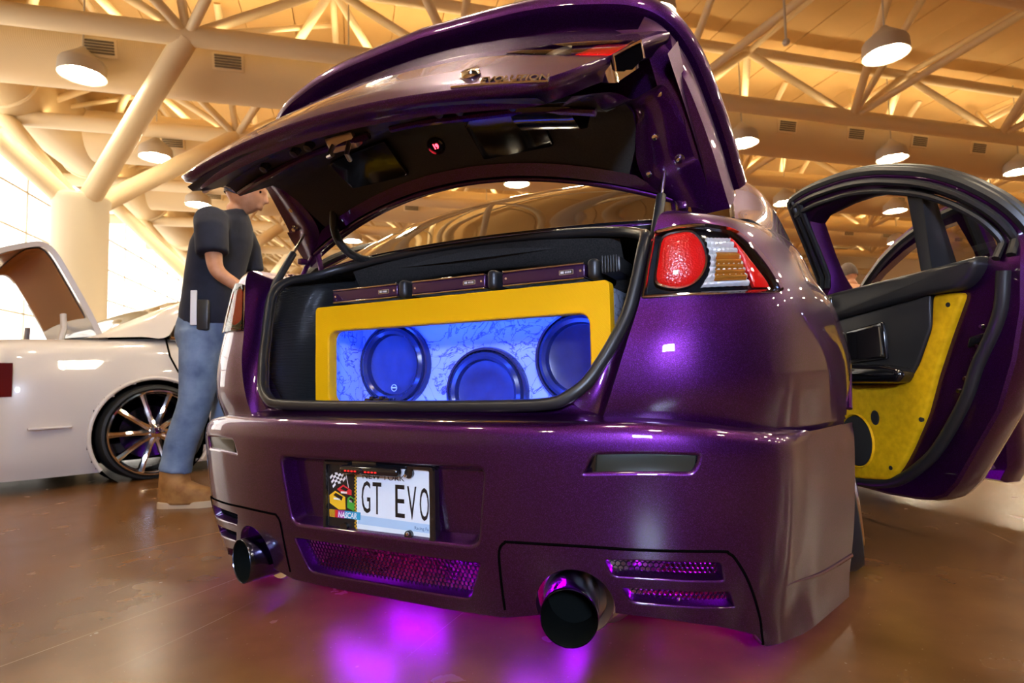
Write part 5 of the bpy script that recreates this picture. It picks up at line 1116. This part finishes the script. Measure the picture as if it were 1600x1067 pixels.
for sx in (1, -1):
    q = MB().grid(G); c3 = np.array([np.mean([q.v[i] for i in f], axis=0) for f in q.f]); ok = ~(((np.hypot(c3[:, 1]-.95, c3[:, 2]-.29) < .345) | (np.hypot(c3[:, 1]-3.55, c3[:, 2]-.29) < .345)) & (c3[:, 0] > .5))
    q.f = [f for f, k in zip(q.f, ok) if k]; side(q, sx).xform(wc).build('body_side', 'white_paint', wcar, ang=50)
    a = np.linspace(-.62, PI+.62, 50); side(MB().tube([(.868-max(0, .29+.35*math.sin(t)-.55)*.06, .95-.35*math.cos(t), .29+.35*math.sin(t)) for t in a], .012, 8), sx).xform(wc).build('arch_lip', 'white_paint', wcar)
    q = MB(); q.lathe([(.345, -.20), (.345, 0)], (.84, .95, .29), (1, 0, 0), 30); q.box((.55, .95, .45), (.03, .9, .7)); side(q, sx).xform(wc).build('wheel_well', 'gap', wcar)
    # tail lamp
    lp = [(.63, .50), (.70, .495), (.765, .51), (.81, .56), (.825, .62), (.80, .66), (.70, .665), (.62, .655)]
    G2 = [[(x*1.0+.008, np.interp(x, [.55, .62, .755, .82, .84], [.035, .05, .15, .32, .5])-.015+.0*z, z) for x in np.linspace(.56, .80, 16)] for z in np.linspace(.545, .735, 8)]
    side(MB().grid(G2), sx).xform(wc).build('tail_lamp', 'dark_red', wcar)
    # side glass, pillar and roof edge
    win_ = [(.806, 1.05, .905), (.80, 2.3, .92), (.80, 2.95, .90), (.66, 2.45, 1.20), (.64, 2.0, 1.235), (.655, 1.40, 1.19), (.735, 1.08, 1.03)]
    q = MB(); q.v = list(win_); q.f = [tuple(range(len(win_)))]; sg = side(q, sx).xform(wc).build('side_window', 'glass', wcar, smooth=False)
    side(MB().tube(list(win_), .014, 8, closed=True), sx).xform(wc).build('window_trim', 'chrome', sg)
    CP = [[(.70, .60, .895), (.66, .63, .905), (.61, .66, .915)], [(.775, .88, .91), (.70, .90, 1.0), (.585, .95, 1.07)], [(.808, 1.03, .915), (.71, 1.08, 1.10), (.555, 1.22, 1.195)], [(.725, 1.22, 1.10), (.655, 1.42, 1.21), (.53, 1.50, 1.26)], [(.66, 2.0, 1.25), (.63, 2.0, 1.275), (.53, 2.0, 1.30)], [(.67, 2.45, 1.21), (.64, 2.45, 1.235), (.53, 2.5, 1.255)], [(.80, 2.98, .91), (.77, 2.98, .93), (.70, 3.0, .95)]]
    side(MB().grid(ctrl(CP, 30, 12)), sx).xform(wc).build('roof_pillar', 'white_paint', wcar, ang=60)
    # door gap and fuel flap lines, bumper scoop
    side(MB().tube([(.812, 1.02, .90), (.865, 1.03, .78), (.868, 1.08, .68), (.868, 1.16, .62)], .006, 6), sx).xform(wc).build('door_gap', 'gap', wcar)
    q = MB(); q.box((.846, .42, .36), (.03, .20, .012), .004); side(q, sx).xform(wc).build('bumper_fin', 'white_paint', wcar)
MB().grid(ctrl([[(-.61, .66, .915), (0, .58, .925), (.61, .66, .915)], [(-.585, .95, 1.07), (0, .90, 1.10), (.585, .95, 1.07)], [(-.545, 1.27, 1.20), (0, 1.24, 1.235), (.545, 1.27, 1.20)]], 14, 20)).xform(wc).build('rear_window', mat('amber_reflecting_glass', (.03, .015, .004), .03, spec=.8), wcar, ang=None)
MB().grid(ctrl([[(-.545, 1.27, 1.20), (0, 1.24, 1.235), (.545, 1.27, 1.20)], [(-.53, 2.0, 1.30), (0, 2.0, 1.325), (.53, 2.0, 1.30)], [(-.53, 2.5, 1.255), (0, 2.55, 1.28), (.53, 2.5, 1.255)]], 14, 20)).xform(wc).build('roof', 'white_paint', wcar)
MB().grid(ctrl([[(-.53, 2.5, 1.255), (0, 2.55, 1.28), (.53, 2.5, 1.255)], [(-.68, 3.1, .94), (0, 3.3, .96), (.68, 3.1, .94)]], 10, 16)).xform(wc).build('windshield', 'glass', wcar)
MB().grid(ctrl([[(-.72, 3.05, .91), (0, 3.3, .95), (.72, 3.05, .91)], [(-.70, 3.9, .83), (0, 4.0, .86), (.70, 3.9, .83)], [(-.40, 4.42, .74), (0, 4.46, .75), (.40, 4.42, .74)]], 12, 16)).xform(wc).build('hood', 'white_paint', wcar)
q = MB(); q.box((0, .36, .70), (1.25, .60, .02)); q.box((0, .66, .78), (1.25, .02, .2)); q.box((0, 2.3, .20), (1.5, 3.9, .06)); q.xform(wc).build('trunk_well', 'black', wcar)
# raised lid: white skin outside, tan lining inside
LS = [(.72, .915), (.64, 1.10), (.54, 1.30), (.47, 1.43), (.42, 1.485), (.36, 1.495), (.24, 1.45), (.17, 1.415)]
xs = np.linspace(-.70, .68, 24); sp2 = cr(LS, 5)
def lidrow(p, off, xs, k=1.0): return [(x*k*(1-.04*abs(x)), p[0]+off[0]-.0*x, p[1]+off[1]-.05*x*x) for x in xs]
tn = np.gradient(sp2, axis=0); tn /= np.linalg.norm(tn, axis=1)[:, None]; nn = np.stack([-tn[:, 1], tn[:, 0]], -1)    # towards the rear underside
if nn[0][0] > 0: nn = -nn
rings = [lidrow(p, (0, 0), xs) for p in sp2]; q = MB().grid(rings); q.grid([lidrow(p, n*.03, xs, .985) for p, n in zip(sp2, nn)])
for i in (0, -1): q.grid([[r[i] for r in rings], [lidrow(p, n*.03, xs, .985)[i] for p, n in zip(sp2, nn)]])
q.grid([rings[-1], lidrow(sp2[-1], nn[-1]*.03, xs, .985)])
tl = q.xform(wc).build('trunk_lid', 'white_paint', wcar, ang=50)
MB().grid([lidrow(p, n*.036, xs*.88, 1) for p, n in zip(sp2[4:-8], nn[4:-8])]).xform(wc).build('lid_lining', 'tan_lining', tl, label='tan lining under the lid')
for sx in (1, -1):
    side(MB().tube([(.60, .50, .87), (.585, .52, .96), (.56, .52, 1.05)], .018, 8), sx).xform(wc).build('lid_hinge', 'white_paint', tl)
for sx in (1, -1):
    def wheel_w(y):
        c = wc(.775*sx, y, .295); R_ = .305; wd = .22
        def fn(x, yy, z): x *= sx; return tuple(np.array(c)+WR*x+WF*yy+np.array([0, 0, z]))
        o = MB().lathe([(R_*.80, -wd/2), (R_*.95, -wd/2), (R_, -wd*.3), (R_, wd*.3), (R_*.96, wd/2), (R_*.91, wd*.5+.004), (R_*.87, wd*.46)], seg=48, axis=(1, 0, 0)).xform(fn).build('wheel', 'tire', wcar)
        rim_spokes((0, 0, 0), R_*.88, 10, .019).xform(lambda x, yy, z: fn(x+wd*.48, yy, z)).build('rim', 'chrome', o)
        MB().lathe([(0, -.02), (R_*.55, -.02)], seg=30, axis=(1, 0, 0)).xform(fn).build('brake_disc', 'darkchrome', o)
    wheel_w(.95); wheel_w(3.55)

# ------------------------------------------------------------------ people
def skin_chain(V, E, R_, sub=2):
    """grow a surface round a stick figure; V joints, E bones, R_ radii"""
    me = bpy.data.meshes.new('figure'); me.from_pydata([tuple(v) for v in V], E, []); o = bpy.data.objects.new('figure', me); col.objects.link(o)
    md = o.modifiers.new('skin', 'SKIN'); md.use_smooth_shade = True
    for i, r in enumerate(R_): me.skin_vertices[0].data[i].radius = (r, r) if not hasattr(r, '__len__') else r
    for i in range(len(V)): me.skin_vertices[0].data[i].use_root = (i == 0)
    s = o.modifiers.new('sub', 'SUBSURF'); s.levels = sub; s.render_levels = sub
    dg = bpy.context.evaluated_depsgraph_get(); ev = o.evaluated_get(dg); m2 = ev.to_mesh(); q = MB(); q.add([tuple(v.co) for v in m2.vertices], [tuple(p.vertices) for p in m2.polygons]); ev.to_mesh_clear()
    bpy.data.objects.remove(o); bpy.data.meshes.remove(me); return q
def remesh(q, vox, smooth=2):
    me = bpy.data.meshes.new('figure'); me.from_pydata(q.v, [], q.f); o = bpy.data.objects.new('figure', me); col.objects.link(o)
    r = o.modifiers.new('r', 'REMESH'); r.mode = 'VOXEL'; r.voxel_size = vox
    if smooth: s = o.modifiers.new('s', 'SMOOTH'); s.iterations = smooth; s.factor = .5
    dg = bpy.context.evaluated_depsgraph_get(); ev = o.evaluated_get(dg); m2 = ev.to_mesh(); k = MB(); k.add([tuple(v.co) for v in m2.vertices], [tuple(p.vertices) for p in m2.polygons]); ev.to_mesh_clear()
    bpy.data.objects.remove(o); bpy.data.meshes.remove(me); return k
def head_mb(c, fwd_pitch):
    """head facing +x: skull, face, nose, ears"""
    q = MB(); nu, nv = 28, 22; rings = []
    for i in range(nv+1):
        th = PI*i/nv; z = math.cos(th); row = []
        for j in range(nu):
            ph = 2*PI*j/nu; r = math.sin(th); x, y = r*math.cos(ph), r*math.sin(ph)
            X = x*.098+(.012 if x < 0 else 0)*x; Y = y*.074; Z = z*.118
            if z < 0: k = -z; Y *= 1-.30*k*k; X = X*(1-.10*k)+(.018*k if x > 0 else .045*k*k)      # jaw
            if x > .5 and abs(y) < .35 and -.35 < z < .15: X += .006
            if x > .6 and abs(y) < .30 and .12 < z < .30: X += .004                                 # brow
            if x > .6 and .12 < abs(y) < .45 and -.02 < z < .12: X -= .006                          # eye sockets
            row.append((X, Y, Z))
        rings.append(row)
    q.loft(rings)
    q.tube([(.088, 0, .022), (.106, 0, -.004), (.118, 0, -.026), (.100, 0, -.034)], [.008, .010, .014, .012], 8)      # nose
    q.tube([(.092, -.020, -.060), (.100, 0, -.058), (.092, .020, -.060)], .008, 8); q.tube([(.090, -.018, -.072), (.097, 0, -.072), (.090, .018, -.072)], .008, 8)
    for s in (-1, 1): q.tube([(-.012, s*.072, .022), (-.020, s*.082, .012), (-.018, s*.082, -.012), (-.006, s*.074, -.030)], [.010, .014, .013, .008], 8)
    R_ = Matrix.Rotation(fwd_pitch, 3, 'Y')
    return q.xform(lambda x, y, z: tuple(Vector(c)+R_ @ Vector((x, y, z))))
def hand_mb(w_, d, up, sx):
    """wrist point, pointing direction, back-of-hand normal"""
    d = np.array(d)/np.linalg.norm(d); up = np.array(up, float); up -= d*(up@d); up /= np.linalg.norm(up); l = np.cross(up, d)*sx; w_ = np.array(w_); q = MB()
    q.tube([w_, w_+d*.03, w_+d*.07, w_+d*.095], [.022, .032, .038, .034], 10, flat=.5, up=up)
    for k, (o_, ln) in enumerate(((-.030, .070), (-.010, .080), (.010, .075), (.030, .058))):
        b0 = w_+d*.085+l*o_; q.tube([b0, b0+d*ln*.45-up*.008, b0+d*ln*.75-up*.026, b0+d*ln*.85-up*.046], [.0095, .009, .0085, .007], 8)
    b0 = w_+d*.03-l*.034; q.tube([b0, b0-l*.022+d*.025-up*.01, b0-l*.028+d*.055-up*.022], [.012, .011, .009], 8)
    return q
def person(root, shirt, pants, shoes, sole, lean=0.0, detail=True):
    """figure facing +x, standing at the origin, y to its left"""
    hip = (.10, 0, .93); V = [hip, (.115, 0, 1.06), (.145, 0, 1.22), (.175, 0, 1.37), (.215, 0, 1.475), (.255, 0, 1.54)]
    R_ = [(.13, .145), (.112, .135), (.12, .155), (.115, .165), (.055, .058), (.055, .058)]; E = [(0, 1), (1, 2), (2, 3), (3, 4), (4, 5)]
    legs = {-1: [(.105, -.085, .86), (.085, -.095, .50), (.0, -.10, .12), (.02, -.10, .07)], 1: [(.105, .085, .86), (.16, .10, .50), (.17, .11, .12), (.19, .11, .07)]}
    arms = {-1: [(.185, -.165, 1.405), (.20, -.215, 1.36), (.235, -.235, 1.13), (.375, -.19, 1.03)], 1: [(.185, .165, 1.405), (.20, .215, 1.36), (.24, .235, 1.13), (.39, .19, 1.05)]}
    for s in (-1, 1):
        k = len(V); V += legs[s]; R_ += [.094, .060, .042, .04]; E += [(0, k), (k, k+1), (k+1, k+2), (k+2, k+3)]
        k = len(V); V += arms[s]; R_ += [.062, .052, .042, .028]; E += [(3, k), (k, k+1), (k+1, k+2), (k+2, k+3)]
    body = skin_chain(V, E, [(r*.93 if not hasattr(r, '__len__') else (r[0]*.93, r[1]*.93)) for r in R_])
    hq = head_mb((.285, 0, 1.60), math.radians(16)); body.add(hq.v, hq.f)
    for s in (-1, 1):
        h = hand_mb(arms[s][3], np.array(arms[s][3])-np.array(arms[s][2]), (0, 0, 1), s); body.add(h.v, h.f)
    bo = remesh(body, .0075).build('body', 'skin', root, ang=None)
    # clothes
    def loftz(secs, n=28): return MB().loft([[(c[0]+rx*math.cos(a), c[1]+ry*math.sin(a), c[2]+k*math.cos(a)) for a in np.linspace(0, 2*PI, n, endpoint=False)] for c, rx, ry, k in secs], True, True, True)
    q = loftz([((.105, 0, .885), .135, .165, 0), ((.110, 0, .96), .138, .165, 0), ((.118, 0, 1.08), .130, .158, 0), ((.140, 0, 1.20), .138, .172, .01), ((.165, 0, 1.32), .140, .190, .015), ((.185, 0, 1.40), .118, .190, .02), ((.200, 0, 1.445), .092, .150, .025), ((.215, 0, 1.475), .068, .080, .03)])
    for s in (-1, 1): q.tube([(.186, s*.12, 1.390), (.190, s*.185, 1.385), (.205, s*.218, 1.34), (.220, s*.235, 1.215)], [.080, .082, .076, .074], 16)
    q = remesh(q, .010, 6); q.build('tee_shirt', shirt, root, ang=None)
    q = loftz([((.107, 0, .955), .132, .152, 0), ((.100, 0, .90), .142, .162, 0), ((.098, 0, .84), .145, .170, 0), ((.102, 0, .78), .13, .165, 0), ((.105, 0, .75), .10, .13, 0)])
    for s in (-1, 1):
        L_ = legs[s]; kn = np.array(L_[1]); an = np.array(L_[2]); hp0 = np.array((.102, s*.088, .86)); th = hp0*.5+kn*.5+np.array([.008, 0, 0]); cf = kn*.5+an*.5+np.array([-.018, 0, 0])
        q.tube(cr([hp0, th, kn, cf, an+np.array([-.002, 0, .05])], 5), list(np.interp(np.linspace(0, 4, 21), [0, 1, 2, 3, 3.6, 4], [.098, .092, .078, .074, .070, .076])), 18)
    q = remesh(q, .010, 4); q.build('jeans', pants, root, ang=None)
    MB().loft([[(.107+.137*math.cos(a), .156*math.sin(a), z) for a in np.linspace(0, 2*PI, 28, endpoint=False)] for z in (.925, .955)]).build('belt', 'black', root)
    for s in (-1, 1):
        an = np.array(legs[s][2]); q = MB(); ex = lambda x, z, rx, ry: [(an[0]+x+rx*math.cos(a), an[1]+ry*math.sin(a), z) for a in np.linspace(0, 2*PI, 24, endpoint=False)]
        q.loft([ex(.0, .215, .062, .058), ex(-.004, .16, .066, .060), ex(-.002, .12, .072, .060), ex(.02, .10, .095, .060), ex(.045, .085, .122, .058), ex(.058, .060, .138, .056), ex(.062, .030, .138, .055), ex(.062, .018, .134, .052)], True, True, True)
        bt = q.build('boot', shoes, root, ang=None)
        P = [(an[0]-.075, an[1]-.03), (an[0]-.04, an[1]-.046), (an[0]+.06, an[1]-.046), (an[0]+.13, an[1]-.056), (an[0]+.195, an[1]-.035), (an[0]+.205, an[1]), (an[0]+.195, an[1]+.035), (an[0]+.13, an[1]+.056), (an[0]+.06, an[1]+.046), (an[0]-.04, an[1]+.046), (an[0]-.075, an[1]+.03)]
        MB().prism(dense(roundpoly(P, .02, 2), .03), lambda x, y, h: (x, y, h), 0.0, .030, .005).build('boot_sole', sole, bt)
    # short hair
    q = MB(); rings = []
    for i in range(13):
        th = PI*.60*i/12; row = []
        for j in range(28):
            ph = 2*PI*j/28; x, y, z = math.sin(th)*math.cos(ph), math.sin(th)*math.sin(ph), math.cos(th)
            lim = .42 if x > .35 else (.0 if abs(x) < .35 else -.32)
            zz = max(z, lim-.05); k = 1.0 if z >= lim else .96
            row.append((x*.106*k-.004, y*.082*k, zz*.126))
        rings.append(row)
    q.loft(rings); Rm = Matrix.Rotation(math.radians(16), 3, 'Y'); q.xform(lambda x, y, z: tuple(Vector((.285, 0, 1.60))+Rm @ Vector((x, y, z)))).build('hair', 'hair', root, ang=None)
    if detail:
        for s in (-1, 1):
            e_ = MB().lathe([(0, .010), (.006, .009), (.010, .002)], tuple(Vector((.285, 0, 1.60))+Rm @ Vector((.079, s*.030, .010))), tuple(Rm @ Vector((1, 0, 0))), 10); e_.build('eye', 'gap', root)
        q = MB(); q.box((.15, -.165, .93), (.055, .03, .15), .008); q.build('hip_pouch', 'black', root); q = MB(); q.box((.11, -.178, .965), (.03, .008, .17), .003); q.build('folded_paper', 'p_white', root)
ml = (-1.93, .88, 0)
man = thing('person', 'man in navy tee shirt and blue jeans looking down beside the violet car', 'person', ml, math.atan2(.438, .899)+math.radians(4))
person(man, 'navy', 'denim', 'boot', 'sole')
for x, y, rz, sh, lb in ((CAM[0]+.70, CAM[1]+6.6, 2.0, 'p_white', 'far person in a pale top seen through the open door window'), (-7.9, 4.6, .6, 'black', 'far dark-haired person behind the white coupe, left of the pair'), (-7.1, 5.6, 2.4, 'tan_lining', 'far person in a tan top behind the white coupe, right of the pair')):
    r_ = thing('person', lb, 'person', (x, y, 0), rz, 'people far back in the hall')
    for ch in [c for c in man.children if c.name.split('.')[0] not in ('eye', 'hip_pouch', 'folded_paper')]:
        c_ = ch.copy(); col.objects.link(c_); c_.parent = r_
        if ch.name.startswith('tee_shirt'): c_.data = ch.data.copy(); c_.data.materials[0] = M[sh]
        for g in ch.children: d_ = g.copy(); col.objects.link(d_); d_.parent = c_

# ------------------------------------------------------------------ photographer's light panel on a stand, behind and right of the viewer
lp = (1.80, -2.78, 0); t = thing('light_stand', 'black stand with a small light panel behind the viewer', 'light', lp); BASE[t.name] = lp
c = np.array([lp[0], lp[1], 1.55]); aim = np.array([.60, .12, .60])-c; aim /= np.linalg.norm(aim); rt = np.cross(aim, [0, 0, 1]); rt /= np.linalg.norm(rt); up2 = np.cross(rt, aim)
Rm = Matrix(((rt[0], aim[0], up2[0]), (rt[1], aim[1], up2[1]), (rt[2], aim[2], up2[2])))
MB().box(tuple(c-aim*.03), (.46, .05, .34), .01, Rm).build('panel_housing', 'black', t); MB().box(tuple(c), (.42, .006, .30), .002, Rm).build('panel_face', 'panel_light', t)
MB().tube([(lp[0], lp[1], .10), (lp[0], lp[1], 1.50)], .014, 10).build('pole', 'black', t)
for k in range(3):
    a = 2*PI*k/3+.4; MB().tube([(lp[0], lp[1], .55), (lp[0]+.42*math.cos(a), lp[1]+.42*math.sin(a), .01)], .011, 8).build('leg', 'black', t)
